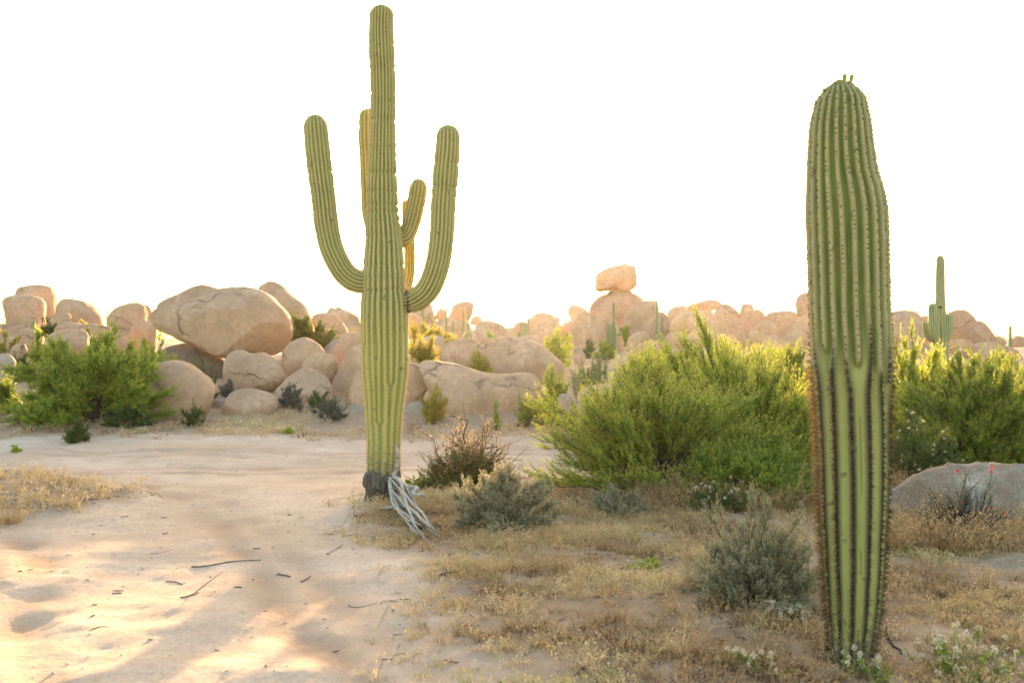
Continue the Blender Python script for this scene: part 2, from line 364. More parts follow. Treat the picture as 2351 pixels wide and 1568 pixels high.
bo('jagged stack of far rocks left of the tall cactus', 'B', [(715,400),(770,336),(800,360),(825,340),(870,360),(940,390),(1010,450),(960,500),(800,470)], 48, rough=.09)
bo('far slab of rock below the jagged stack left of the tall cactus', 'B', [(850,480),(900,455),(960,455),(1030,490),(1010,570),(900,570)], 42)
bo('nearly round boulder at the lower right of the giant boulder', 'B', [(356,745),(400,645),(520,595),(620,620),(690,690),(705,750),(640,870),(500,930),(400,890)], 23, rough=.02)
bo('small blocky boulder leaning on its neighbour below the round boulder', 'B', [(515,850),(570,760),(650,720),(760,732),(822,790),(812,900),(775,990),(680,960),(580,900)], 22, foot=False)
bo('pyramid shaped boulder behind the dark grey bushes at the foot of the pile', 'B', [(295,1060),(360,970),(430,900),(540,848),(660,890),(735,950),(775,1050),(750,1150),(560,1190),(380,1170)], 20.5)
bo('notched boulder directly under the giant overhanging boulder', 'A', [(1882,860),(1900,760),(1960,705),(2050,712),(2110,750),(2190,722),(2300,790),(2380,870),(2405,940),(2330,1010),(2200,1050),(2030,1060),(1915,1000)], 22)
bo('loaf shaped boulder lying on the sandy bank in front of the pile', 'A', [(1872,1200),(1920,1080),(2020,1030),(2180,1040),(2310,1090),(2335,1200),(2240,1300),(2080,1350),(1920,1325)], 19, rough=.025)
bo('small stone against the right end of the loaf shaped boulder', 'B', [(280,1090),(370,1068),(422,1110),(432,1200),(350,1270),(260,1250)], 19.5)
bo('egg shaped boulder half covered by the right side of the large green bush', 'A', [(1180,1290),(1145,1100),(1200,900),(1280,820),(1420,788),(1560,820),(1700,910),(1782,1020),(1772,1150),(1700,1280),(1500,1345),(1260,1365)], 18.5, rough=.022)
bo('dark shaded ledge of rock beneath the giant boulder', 'A', [(1330,700),(1480,645),(1640,660),(1800,740),(1890,790),(1890,900),(1700,920),(1450,860)], 25.4, 'granite_shade')
bo('little flat bluish stone between the egg and loaf shaped boulders', 'A', [(1765,1145),(1830,1105),(1905,1110),(1910,1175),(1800,1195)], 19.6, 'granite_grey', cat='stone', name='stone')
bo('grey wedge of rock under the dark bush right of the giant boulder', 'B', [(690,720),(760,630),(850,605),(870,690),(790,780)], 26.5, 'granite_grey')
bo('boulder partly hidden behind the left side of the tall cactus, topmost of its stack', 'B', [(780,800),(800,680),(860,590),(940,555),(1050,570),(1120,660),(1050,800),(850,900)], 24)
bo('tall dome boulder behind the left side of the tall cactus', 'B', [(788,1060),(795,950),(840,830),(900,710),(1000,660),(1120,690),(1170,900),(1080,1120),(860,1150)], 21.6)
bo('broad boulder passing behind the trunk of the tall cactus', 'B', [(908,1080),(930,960),(1000,870),(1100,830),(1300,810),(1440,813),(1540,830),(1612,890),(1620,950),(1530,1100),(1400,1260),(1200,1330),(1040,1290),(950,1200)], 20)
bo('pale slab lying at the foot of the broad boulder behind the cactus trunk', 'B', [(845,1240),(890,1130),(1000,1180),(1300,1180),(1520,1128),(1640,1230),(1630,1360),(1300,1420),(930,1385)], 19.4, 'granite_grey', tf=.6)
bo('long low boulder with a rounded snout right of the tall cactus', 'C', [(-305,950),(-252,902),(-92,912),(58,942),(258,1002),(448,1017),(620,1004),(700,1050),(737,1120),(710,1240),(620,1360),(480,1430),(200,1440),(-100,1420),(-160,1250),(-240,1080)], 19.6, rough=.022)
bo('small grey rock at the snout of the long low boulder', 'C', [(660,1390),(715,1240),(765,1235),(805,1350),(800,1420),(700,1440)], 18.4, 'granite_grey')
bo('big dome boulder behind the long low boulder', 'C', [(180,770),(380,740),(480,700),(600,708),(720,760),(830,850),(900,900),(945,970),(870,1090),(740,1130),(600,1100),(400,1080),(240,1000),(180,880)], 24, rough=.025)
bo('boulder behind the long low boulder, left of the big dome', 'B', [(1680,790),(1720,650),(1850,620),(2000,630),(2080,720),(2040,890),(1800,880)], 25)
bo('grey block among the yellow bushes right of the tall cactus', 'B', [(1480,610),(1600,583),(1710,600),(1700,690),(1560,730),(1480,690)], 30, 'granite_grey')
bo('thin low ledge on top of the boulder left of the big dome', 'B', [(1860,620),(1960,598),(2080,598),(2150,625),(2080,660),(1900,650)], 28, foot=False)
bo('far block of broken rock under the right arm of the tall cactus', 'B', [(1400,400),(1500,350),(1590,308),(1622,340),(1635,450),(1590,530),(1420,530)], 55, rough=.06)
bo('small far knob of rock left of the mushroom shaped rock', 'B', [(1640,400),(1690,348),(1728,370),(1725,430),(1655,450)], 56, foot=False)
bo('mushroom shaped far rock right of the tall cactus', 'B', [(1740,455),(1760,400),(1790,330),(1860,300),(1950,303),(1963,350),(1935,440),(1850,470)], 58, 'granite_pink', rough=.05, foot=False)
bo('far pedestal of rock beneath the mushroom shaped rock', 'B', [(1640,470),(1740,425),(1830,450),(1920,470),(1940,570),(1750,610),(1630,570)], 55)
bo('tiny far rock right of the mushroom shaped rock', 'B', [(1940,440),(1990,408),(2030,430),(2030,490),(1940,490)], 58, foot=False)
bo('long far slab dropping from the mushroom rock towards the gap', 'B', [(1980,490),(2080,448),(2150,470),(2225,500),(2260,570),(2150,620),(1980,600)], 52)
bo('low far rock in front of the long slab near the arched cactus', 'B', [(1950,540),(2060,510),(2125,550),(2110,630),(1970,630)], 47)
bo('far rounded rock at the left side of the skyline gap', 'C', [(200,640),(290,565),(360,580),(430,620),(440,700),(300,720),(190,690)], 55)
bo('small far rock at the lowest point of the skyline gap', 'C', [(410,660),(480,618),(525,650),(530,720),(420,720)], 51)
bo('far rock behind the cluster of thin cactus columns', 'C', [(490,650),(540,578),(620,590),(660,670),(600,720),(510,710)], 56)
bo('long far rock with warm light along its top right of the thin cactus columns', 'C', [(610,570),(700,505),(780,500),(880,513),(890,570),(780,620),(640,620)], 60)
bo('far sloping rock below the long rock right of the thin cactus columns', 'C', [(630,710),(700,620),(780,568),(890,580),(910,670),(820,730),(690,750)], 52)
bo('small far rock between the sloping rock and the split boulder', 'C', [(870,650),(930,590),(1010,560),(1040,640),(1010,720),(910,710)], 53)
bo('small rounded boulder on the skyline left of the balanced rock', 'C', [(958,485),(1000,435),(1060,440),(1135,490),(1120,570),(1000,570)], 62, foot=False)
bo('split boulder with dark crevices at the lower left of the balanced rock', 'C', [(995,620),(1060,520),(1130,498),(1200,560),(1224,660),(1214,740),(1160,790),(1030,790),(1005,700)], 48, rough=.07)
bo('upright boulder between the split boulder and the paired cactus columns', 'C', [(1195,560),(1260,513),(1340,530),(1385,620),(1360,750),(1230,750),(1210,650)], 50)
bo('balanced rock perched highest on the skyline', 'C', [(1192,250),(1212,175),(1300,130),(1400,95),(1465,73),(1532,115),(1547,240),(1520,300),(1460,322),(1340,316),(1205,322)], 65, 'granite_pink', tf=.8, rough=.04, foot=False)
bo('thin neck of rock squeezed under the balanced rock', 'C', [(1285,350),(1340,306),(1480,310),(1512,345),(1460,400),(1320,395)], 65, foot=False)
bo('massive rounded pedestal holding up the balanced rock', 'C', [(1125,510),(1170,400),(1250,340),(1400,328),(1540,328),(1600,390),(1660,500),(1580,650),(1300,660),(1150,600)], 64.5, 'granite_pink', rough=.045)
bo('leaning slab against the right side of the balanced rock pedestal', 'C', [(1430,570),(1500,460),(1620,400),(1700,430),(1705,510),(1610,620),(1520,640)], 58)
bo('small boulder below the leaning slab of the balanced rock', 'C', [(1395,630),(1450,570),(1510,568),(1538,630),(1510,690),(1410,680)], 54)
bo('flat topped rock behind the leaning slab, next to a thin cactus', 'C', [(1590,410),(1690,393),(1722,420),(1730,510),(1640,520)], 66)
bo('boulder below the flat topped rock right of the balanced rock', 'C', [(1590,620),(1660,540),(1760,490),(1805,560),(1790,680),(1630,680)], 56)
bo('rounded skyline boulder right of the balanced rock, left of a long flat top', 'C', [(1780,550),(1830,460),(1920,440),(1990,470),(1980,580),(1870,650),(1790,630)], 60)
bo('wide boulder under the long flat topped rock', 'C', [(1810,640),(1870,530),(1960,500),(2100,480),(2185,500),(2200,570),(2110,660),(1880,700)], 54)
bo('long flat topped rock resting highest right of the balanced rock', 'C', [(1972,440),(2060,410),(2160,390),(2230,400),(2262,450),(2150,490),(2000,490)], 60, foot=False)
bo('shaded boulder below the long flat topped rock', 'C', [(2070,600),(2130,560),(2230,560),(2310,600),(2270,680),(2090,670)], 48)
bo('striated boulder marked with dark parallel cracks above the yellow green bush', 'C', [(1975,705),(2020,640),(2100,623),(2240,668),(2300,730),(2250,800),(2180,820),(2090,800),(2000,750)], 42, rough=.05)
bo('smooth skyline rock right of the long flat topped rock', 'E', [(120,520),(200,438),(250,440),(325,510),(320,570),(140,570)], 56)
bo('small round stone perched on a boulder between two skyline rocks', 'E', [(318,475),(345,433),(395,433),(412,470),(390,515),(325,515)], 55.5, foot=False)
bo('tall boulder carrying the small perched round stone', 'E', [(312,600),(340,505),(420,472),(480,480),(498,550),(460,660),(330,680)], 53, 'granite_pink')
bo('boulder with a dark joint under the smooth skyline rock', 'E', [(50,580),(140,530),(240,540),(325,530),(335,600),(270,650),(80,640)], 52)
bo('broad round backed boulder left of the large front cactus', 'E', [(493,530),(540,485),(650,478),(712,510),(700,610),(620,680),(530,640)], 50, 'granite_pink')
bo('round boulder perched high, cut off by the left edge of the front cactus', 'E', [(693,435),(720,370),(790,350),(850,380),(870,450),(810,520),(720,525)], 50, foot=False)
bo('boulder beneath the perched round boulder beside the front cactus', 'E', [(665,620),(700,550),(760,505),(870,520),(890,660),(720,690)], 46)
bo('low boulder at the left edge of the front cactus above the bush', 'E', [(610,680),(660,620),(720,613),(770,660),(740,740),(630,740)], 42)
bo('small shaded boulder between the perching tall boulder and the broad one', 'E', [(430,580),(500,545),(560,580),(575,660),(450,680)], 46)
bo('small stone above the bush tips below the perched round stone', 'E', [(275,660),(310,615),(340,620),(358,690),(300,720)], 42, cat='stone', name='stone')
bo('little stone above the bush tips just right of another', 'E', [(365,640),(410,613),(445,660),(430,710),(370,700)], 42, cat='stone', name='stone')
bo('flat topped boulder just right of the large front cactus', 'E', [(1300,530),(1400,480),(1500,480),(1542,520),(1570,640),(1450,740),(1300,700)], 40)
bo('low boulder behind the small armed cactus on the right', 'E', [(1520,540),(1620,505),(1730,520),(1740,650),(1560,680)], 42, 'granite_pink')
bo('large rounded boulder right of the small armed cactus', 'E', [(1715,540),(1760,478),(1860,476),(1920,545),(1960,620),(1960,720),(1900,730),(1730,720)], 40, 'granite_pink')
bo('shoulder of rock sloping down at the right of the large rounded boulder', 'E', [(1880,640),(1920,560),(1975,553),(2030,640),(2045,710),(1900,730)], 38.5, 'granite_pink')
bo('boulder below the large rounded boulder, right of the small armed cactus', 'E', [(1735,710),(1800,675),(1890,690),(1905,800),(1850,850),(1750,820)], 35, 'granite_pink')
bo('wide low boulder behind the short round topped cactus on the right', 'E', [(1900,740),(1960,695),(2080,708),(2200,760),(2190,860),(1960,870)], 34, 'granite_pink')
bo('rock beside the lower trunk of the small armed cactus', 'E', [(1720,810),(1780,763),(1845,830),(1830,900),(1730,900)], 32, 'granite_pink')
bo('small pointed skyline rock near the right edge', 'E', [(2030,690),(2070,646),(2125,695),(2060,725)], 45)
bo('skyline rock at the right edge behind a thin cactus', 'E', [(2160,700),(2200,650),(2240,658),(2330,700),(2300,790),(2180,790)], 42)
bo('pinkish rock left of the trunk of the small armed cactus', 'E', [(1590,700),(1640,675),(1670,720),(1660,790),(1590,790)], 36, 'granite_pink')
bo('pale speckled boulder at the right edge behind the red flowered plant', 'D', [(2050,1160),(2095,1105),(2190,1068),(2351,1070),(2480,1100),(2500,1210),(2351,1250),(2200,1228),(2085,1190)], 8.7, 'granite_pale', tf=.8, rough=.085, group='pale rocks in the grass')
bo('small dark stone left of the yellow green bush at its far side', 'C', [(875,1270),(900,1190),(965,1188),(985,1260),(930,1300)], 16.3, 'granite_grey', cat='stone', name='stone')
bo('flat grey boulder seen through the left tips of the yellow green bush', 'C', [(1040,1190),(1100,1130),(1250,1100),(1500,1090),(1640,1150),(1540,1280),(1100,1290)], 15.2, 'granite_grey')
bo('flat white rock flush with the dry grass at the right edge', 'D', [(2215,1312),(2260,1292),(2351,1278),(2450,1290),(2460,1335),(2340,1345),(2260,1335)], 6.85, 'granite_pale', tf=1.4, name='flat_rock', cat='rock', group='pale rocks in the grass')
bo('flat grey rock on the grassy mound at the left edge of the track', 'D', [(-60,1110),(-20,1086),(30,1082),(65,1100),(60,1120),(-40,1128)], 10.9, 'granite_pale', tf=1.1, name='flat_rock', cat='rock', group='pale rocks on the mound')
bo('small grey rock at the right end of the grassy mound by the track', 'D', [(120,1108),(145,1098),(178,1100),(185,1114),(140,1120)], 10.9, 'granite_pale', tf=1.0, name='stone', cat='stone', group='pale rocks on the mound')
bo('grey stone in the middle of the grassy mound', 'D', [(72,1106),(95,1097),(118,1102),(122,1114),(80,1118)], 10.8, 'granite_grey', tf=1.0, name='stone', cat='stone', group='pale rocks on the mound')
bo('small pale stone on the bank below the loaf shaped boulder', 'D', [(424,1000),(436,990),(455,988),(462,1000),(440,1006)], 17.2, 'granite', tf=1.0, name='stone', cat='stone', group='stones on the sandy bank')
bo('dark little stone on the bank left of the tall cactus', 'D', [(608,1008),(622,998),(634,1002),(634,1012),(615,1015)], 16.7, 'granite_grey', tf=1.0, name='stone', cat='stone', group='stones on the sandy bank')
bo('sunk tan stone on the bank between loaf boulder and tall cactus', 'D', [(690,1000),(706,988),(730,986),(738,996),(712,1006)], 17.2, 'granite', tf=1.0, name='stone', cat='stone', group='stones on the sandy bank')

bo('low pale rock below the split boulder in the middle distance', 'C', [(1005,800),(1040,772),(1120,778),(1150,810),(1100,850),(1015,850)], 36)
bo('small rock just below another low pale rock in front of the split boulder', 'C', [(1015,860),(1040,822),(1090,828),(1110,880),(1060,920),(1015,900)], 30)
bo('pale upright stone right of the pale cactus cluster', 'C', [(1375,760),(1390,700),(1420,698),(1430,790),(1400,830),(1372,810)], 36.5)
bo('angular pale rock between the pale cactus cluster and the bush tips', 'C', [(1455,830),(1470,720),(1540,665),(1620,660),(1650,710),(1560,770),(1500,850)], 40, rough=.06)
bo('tan rock behind the tips of the yellow green bush, below an angular pale rock', 'C', [(1520,850),(1560,770),(1640,735),(1740,740),(1780,800),(1700,870),(1560,890)], 33)
bo('shadowed rock below the striated boulder', 'C', [(2060,850),(2110,790),(2200,815),(2280,850),(2260,930),(2100,930)], 36)
bo('small tan rock left of the striated boulder', 'C', [(1780,720),(1820,670),(1900,660),(1975,690),(1960,760),(1830,780)], 43)
bo('flat tan rock on the slope below the skyline gap', 'C', [(330,720),(400,690),(500,700),(560,730),(500,770),(360,770)], 40)
bo('long low rock behind the crest of the big dome boulder', 'C', [(520,740),(600,690),(700,690),(740,740),(690,790),(560,790)], 36)
bo('low rock left of the bush on the right shoulder of the big dome', 'C', [(640,700),(690,660),(760,660),(800,720),(760,770),(660,770)], 42)
bo('pale rock behind the bush on the right shoulder of the big dome', 'C', [(905,780),(930,730),(990,725),(1020,790),(980,850),(910,840)], 33)
bo('small pale rock at the foot of the mushroom rock pedestal', 'B', [(1690,600),(1730,560),(1800,560),(1840,610),(1800,650),(1700,650)], 42)
bo('weathered slab left of the mushroom rock pedestal', 'B', [(1530,560),(1580,490),(1680,500),(1720,560),(1680,640),(1560,640)], 44)
bo('small rock at the right of the mushroom rock pedestal', 'B', [(1860,580),(1900,545),(1970,555),(1990,610),(1930,650),(1860,640)], 41)
bo('bare rock hump on the slope left of the front cactus above the bush', 'E', [(140,700),(190,640),(260,640),(300,690),(280,760),(160,760)], 38)
bo('low tan rock above the bush tips left of the low boulder', 'E', [(470,700),(520,650),(600,660),(640,720),(590,790),(480,780)], 38)
bo('pinkish rock low behind the right hand bushes beside the round topped cactus', 'E', [(1960,850),(2000,790),(2100,800),(2160,850),(2120,920),(1980,920)], 29, 'granite_pink')
bo('tan rock in the gap between the tall lime bush and the armed cactus', 'E', [(1380,760),(1430,700),(1540,690),(1620,750),(1600,850),(1400,850)], 33)
bo('small tan boulder on the slope under the thin slice boulder at left', 'A', [(1100,520),(1150,470),(1250,460),(1310,500),(1290,570),(1130,570)], 31)
bo('little round rock beside the yellow scrub at the far left', 'A', [(90,700),(130,650),(190,650),(220,700),(180,750),(100,750)], 25.5)
bo('low tan rock at the left end of the pile under the anvil boulder', 'A', [(20,640),(60,590),(130,590),(160,640),(120,690),(30,690)], 28)
# ------------------------------------------------------------------ cacti
def ribbed(path, prof, n, depth=.16, rings=160, ends=None, low=None, seed=0, rv=8, bands=.04, cap=True, twist=0, sharp=1.3, ncap=14, relax=None, wobble=.035, slow=0):
    """path (K,3) control points base to tip; prof: list of (s 0..1, radius). returns mesh data plus areole sites"""
    rs = np.random.RandomState(seed)
    D = catmull(path, 600); sl = np.concatenate([[0], np.cumsum(np.linalg.norm(np.diff(D, axis=0), axis=1))]); L = sl[-1]
    pr = np.array(prof)
    rt = pr[-1, 1]
    s = np.linspace(0, L-rt, rings) if cap else np.linspace(0, L, rings)
    if cap: s = np.concatenate([s, L-rt+rt*np.sin(np.linspace(0, math.pi/2, ncap)[1:])])
    P = np.stack([np.interp(s, sl, D[:, k]) for k in range(3)], -1)
    T = nrm(np.gradient(P, axis=0))
    U = np.zeros_like(P); u = np.array([1., 0, 0]) if abs(T[0, 0]) < .9 else np.array([0, 0, 1.])
    for i in range(len(P)):
        u = u-T[i]*u.dot(T[i]); u /= np.linalg.norm(u); U[i] = u
    W = np.cross(T, U)
    r = np.interp(s/L, pr[:, 0], pr[:, 1])
    if cap: m = s > L-rt; r[m] = rt*np.sqrt(np.maximum(1-((s[m]-(L-rt))/rt)**2, 0))*1.0; r = np.maximum(r, 1e-4)
    # yearly growth bands
    z = 0; b = np.zeros_like(s)
    while z < L:
        z += rs.uniform(.06, .24); w = rs.uniform(.010, .022); b -= rs.uniform(.2, 1)*np.exp(-((s-z)/w)**2)
    r = r*(1+bands*b*(.15+.85*ss(.25, .55, s/L))+.012*vnoise(np.stack([s*6, 0*s, 0*s+seed], -1)))
    Wt = np.ones((len(s), n))
    for k, sk in (ends or {}).items(): Wt[:, k % n] = ss(sk-.035/L, sk+.02/L, s/L)
    Ws = Wt.copy()
    if slow:
        for k, sk in (ends or {}).items(): Ws[:, k % n] = ss(sk-slow, sk+.01, s/L)
    Wd = Ws+.5*np.roll(1-Ws, 1, 1)+.5*np.roll(1-Ws, -1, 1)            # an ending rib gives its room to its two neighbours
    if relax: q_ = ss(relax[0], relax[1], s/L)[:, None]; Wd = Wd*(1-q_)+q_*Ws*n/Ws.sum(1, keepdims=True)
    cum = np.concatenate([np.zeros((len(s), 1)), np.cumsum(Wd, 1)], 1); cum = cum/cum[:, -1:]-(.5*(1-Ws[:, -1])/n)[:, None]
    uu = np.arange(rv)/rv
    prf = np.abs(np.sin(math.pi*uu))**sharp                          # crest in the middle of each rib
    ang = (cum[:, :-1, None]+uu*(cum[:, 1:]-cum[:, :-1])[:, :, None])*2*math.pi+twist*(s/L)[:, None, None]+seed
    wob = vnoise(np.stack([np.repeat(s*5, n), np.tile(np.arange(n)*3.1, len(s)), np.full(len(s)*n, seed+.5)], -1)).reshape(len(s), n)
    ang = ang+wob[:, :, None]*wobble
    amp = np.sqrt(Wt)[:, :, None]
    lowv = (np.zeros((len(s), n)) if low is None else np.stack([ss(low[k % len(low)][1], low[k % len(low)][0], s/L) for k in range(n)], 1))
    dep = depth*(1-.2*lowv)[:, :, None]
    rad = r[:, None, None]*(1-dep+dep*prf*amp)
    crest = (prf*amp*np.ones_like(ang))
    V = P[:, None, None]+rad[..., None]*(np.cos(ang)[..., None]*U[:, None, None]+np.sin(ang)[..., None]*W[:, None, None])
    N = n*rv; I = np.arange(len(s)*N).reshape(len(s), N)
    Q = np.stack([I[:-1], np.roll(I[:-1], -1, 1), np.roll(I[1:], -1, 1), I[1:]], -1).reshape(-1, 4)
    lo = np.repeat(lowv[:, :, None], rv, 2)
    # sites
    kk = rv//2
    return dict(V=V.reshape(-1, 3), Q=Q, crest=crest.ravel(), low=lo.ravel(), s=s, L=L, site=V[:, :, kk], nor=nrm(V[:, :, kk]-P[:, None]), T=T, Wt=Wt, lowv=lowv, r=r)
def spines(d, step, per, length, width, rs, tint, bump=0, spread=.9):
    """length(lowv) and tint(lowv) give ranges; returns verts, tris, tint"""
    sg = np.arange(.02, d['L']-.005, step)
    Vs, Ts, Tint = [], [], []
    n = d['site'].shape[1]; off = 0
    for k in range(n):
        s_ = sg+rs.uniform(-.3, .3, len(sg))*step
        B = np.stack([np.interp(s_, d['s'], d['site'][:, k, j]) for j in range(3)], -1)
        Nn = nrm(np.stack([np.interp(s_, d['s'], d['nor'][:, k, j]) for j in range(3)], -1))
        T = np.stack([np.interp(s_, d['s'], d['T'][:, j]) for j in range(3)], -1)
        w = np.interp(s_, d['s'], d['Wt'][:, k]) > .5; lv = np.interp(s_, d['s'], d['lowv'][:, k])
        B, Nn, T, lv = B[w], Nn[w], T[w], lv[w]
        if not len(B): continue
        S = nrm(np.cross(T, Nn))
        m = len(B)*per
        Br = np.repeat(B, per, 0); Nr = np.repeat(Nn, per, 0); Tr = np.repeat(T, per, 0); Sr = np.repeat(S, per, 0); lr = np.repeat(lv, per)
        a = rs.uniform(0, 2*math.pi, m); q = rs.uniform(.2, 1, m)*spread
        d_ = nrm(Nr+(np.cos(a)*q*1.25)[:, None]*Sr+(np.sin(a)*q-.12*lr)[:, None]*Tr)
        Ln = length(lr, rs, m); sd = nrm(np.cross(d_, rs.normal(size=(m, 3))))*width*.5
        b0 = Br-Nr*.004
        vv = np.stack([b0+sd, b0-sd, b0+d_*Ln[:, None]], 1).reshape(-1, 3)
        Vs.append(vv); Ts.append(np.arange(len(vv)).reshape(-1, 3)+off); Tint.append(np.repeat(tint(lr, rs, m), 3)); off += len(vv)
        if bump:
            u, f = OCT; mb = len(B); sc_ = bump*(1-.3*lv)
            bv = (B[:, None]+u[None]*sc_[:, None, None]).reshape(-1, 3); bf = (f[None]+(np.arange(mb)*len(u))[:, None, None]).reshape(-1, 3)
            Vs.append(bv); Ts.append(bf+off); Tint.append(np.repeat(np.where(lv > .5, .05, rs.choice([.12, .5, .75, .85], mb)), len(u))); off += len(bv)
    return np.concatenate(Vs), np.concatenate(Ts), np.concatenate(Tint)
OCT = (np.array([[1,0,0],[-1,0,0],[0,1,0],[0,-1,0],[0,0,1],[0,0,-1.]]), np.array([[0,2,4],[2,1,4],[1,3,4],[3,0,4],[2,0,5],[1,2,5],[3,1,5],[0,3,5]]))
def cmesh(name, d, mat, parent): return link(name, new_mesh(name, d['V'], d['Q'], {'crest': d['crest'], 'low': d['low']}, [M[mat]]), parent)
def outline(rows, Y, base):
    """rows (py, left, right) from the tip down -> path from the base up and radii"""
    rows = sorted(rows, key=lambda q: -q[0])
    P = np.array([at((l+r)/2, py, Y)-base for py, l, r in rows]); rad = np.array([(r-l)/2/F*Y for py, l, r in rows])
    z = P[:, 2]; return P, [((zz-z[0])/(z[-1]-z[0]), rr) for zz, rr in zip(z, rad)]

# --- the tall armed cactus
Y0 = 10.0; bx = at(882, 1150, Y0); base = np.array([bx[0], Y0, hz(bx[0], Y0)-.03])
big = tag(empty('saguaro_cactus', base), 'tall ribbed cactus with upraised arms standing where the track meets the road', 'cactus', 'cacti')
rows = [(12,868,884),(36,855,897),(60,848,903),(110,846,906),(200,850,909),(300,848,909),(400,842,912),(500,839,917),(560,838,924),(650,830,932),(710,827,937),(800,828,938),(860,830,936),(900,834,931),(950,838,925),(1000,842,921),(1080,843,918),(1125,846,914)]
P, pr = outline(rows, Y0, base); pr[-1] = (1, 29/F*Y0); pr[-2] = (pr[-2][0], 28/F*Y0); pr[-3] = (pr[-3][0], 28/F*Y0)
rs = np.random.RandomState(5)
ends = {2: .30, 5: .19, 9: .30, 14: .22, 17: .33, 20: .2, 12: .14}
d = ribbed(P, pr, 22, .17, 420, ends, [(.27, .42)], 1, 8, .13)
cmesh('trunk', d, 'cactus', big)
ln = lambda lv, r, m: r.uniform(.012, .028, m)*(1+.3*lv); tn = lambda lv, r, m: np.clip(r.uniform(.5, 1, m)-.35*lv*r.rand(m), 0, 1)
parts_sp = [spines(d, .028, 6, ln, .0034, rs, tn)]
def arm(pts, Yl, rad, n, seed, tipr, r0=None):
    P = np.array([at(px, py, y)-base for (px, py), y in zip(pts, Yl)])
    d = ribbed(P, [(0, (r0 or rad*.8)/F*Y0), (.12, rad*.97/F*Y0), (.5, rad/F*Y0), (.8, rad*1.03/F*Y0), (1, tipr/F*Y0)], n, .17, 240, None, None, seed, 8, .11)
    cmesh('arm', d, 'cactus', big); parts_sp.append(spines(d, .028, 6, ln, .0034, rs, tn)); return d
arm([(860,645),(822,647),(790,625),(763,575),(750,520),(742,450),(733,380),(726,310),(722,264)], [10,9.97,9.95,9.93,9.92,9.92,9.92,9.92,9.92], 28, 18, 2, 27, 25)
arm([(905,692),(945,692),(982,665),(1004,610),(1014,545),(1018,470),(1023,400),(1028,340),(1029,287)], [10,9.98,9.95,9.93,9.92,9.92,9.92,9.92,9.92], 29, 18, 3, 27, 18)
arm([(880,570),(868,540),(853,490),(850,430),(848,370),(845,310),(845,250)], [10,10.2,10.36,10.4,10.4,10.4,10.4], 23, 14, 4, 22, 16)
arm([(895,552),(925,548),(940,525),(950,490),(958,450),(963,411)], [10,10.1,10.13,10.14,10.14,10.14], 21, 14, 5, 20, 13)
arm([(900,690),(925,675),(938,640),(941,590),(938,530),(933,459)], [10.05,10.3,10.4,10.42,10.42,10.42], 13, 12, 6, 12, 10)
V_, T_, t_, o_ = [], [], [], 0
for v, f, q in parts_sp: V_.append(v); T_.append(f+o_); t_.append(q); o_ += len(v)
tt = np.concatenate(t_); link('spines', new_mesh('spines', np.concatenate(V_), np.concatenate(T_), {'tint': tt}, [M['spine']], False), big)
# corky collar at the foot and the brown scar where the right arm joins
def lumpy(name, rows, Y, base, mat, parent, rough, n=90, k=60, sq=1.0):
    P, pr = outline(rows, Y, base); zz = np.linspace(0, 1, k); zc = P[:, 2]
    tz = (zc-zc[0])/(zc[-1]-zc[0]); r = np.interp(zz, tz, [q[1] for q in pr]); c = np.stack([np.interp(zz, tz, P[:, j]) for j in range(3)], -1)
    an = np.arange(n)/n*2*math.pi
    dirv = np.stack([np.cos(an), np.sin(an)*sq, 0*an], -1)
    V = c[:, None]+r[:, None, None]*dirv[None]
    q = V.reshape(-1, 3)
    ns = fbm(q*np.array([14, 14, 7])+3, 4)+.9*vnoise(q*6.5+8)+.8*np.abs(np.sin(an*9))[None].repeat(k, 0).ravel()*.7
    q = q+np.tile(dirv, (k, 1))*(rough*ns)[:, None]
    I = np.arange(k*n).reshape(k, n); Q = np.stack([I[:-1], np.roll(I[:-1], -1, 1), np.roll(I[1:], -1, 1), I[1:]], -1).reshape(-1, 4)
    return link(name, new_mesh(name, q, Q, None, [M[mat]]), parent)
lumpy('bark_collar', [(1076,848,912),(1084,841,914),(1096,837,915),(1112,837,914),(1120,840,909),(1128,842,906),(1140,841,902),(1152,838,906),(1165,838,905)], Y0, base, 'cork', big, .02)
sv, sf = ICO[4]; sv = sv*np.array([.05, .09, .105])*(1+.25*fbm(sv*3, 3)[:, None]); c0 = at(938, 692, 9.97)-base
link('bark_scar', new_mesh('bark_scar', sv+c0, sf, None, [M['scar']]), big)

# --- the large front cactus
Y1 = 4.87; bx = at(1953, 1535, Y1); base1 = np.array([bx[0], Y1, hz(bx[0], Y1)-.04])
fr = tag(empty('columnar_cactus', base1), 'thick armless ribbed cactus crowned with yellow buds in the right foreground', 'cactus', 'cacti')
rows = [(193,1908,1948),(205,1891,1966),(230,1872,1988),(280,1861,1998),(330,1857,2003),(400,1854,2013),(450,1852,2027),(500,1852,2036),(600,1855,2040),(700,1858,2042),(800,1863,2046),(870,1868,2044),(930,1872,2040),(1000,1878,2037),(1100,1881,2038),(1200,1885,2034),(1300,1891,2029),(1400,1898,2020),(1480,1904,2008),(1535,1908,1998),(1560,1904,2002)]
P, pr = outline(rows, Y1, base1); L1 = P[-1, 2]-P[0, 2]
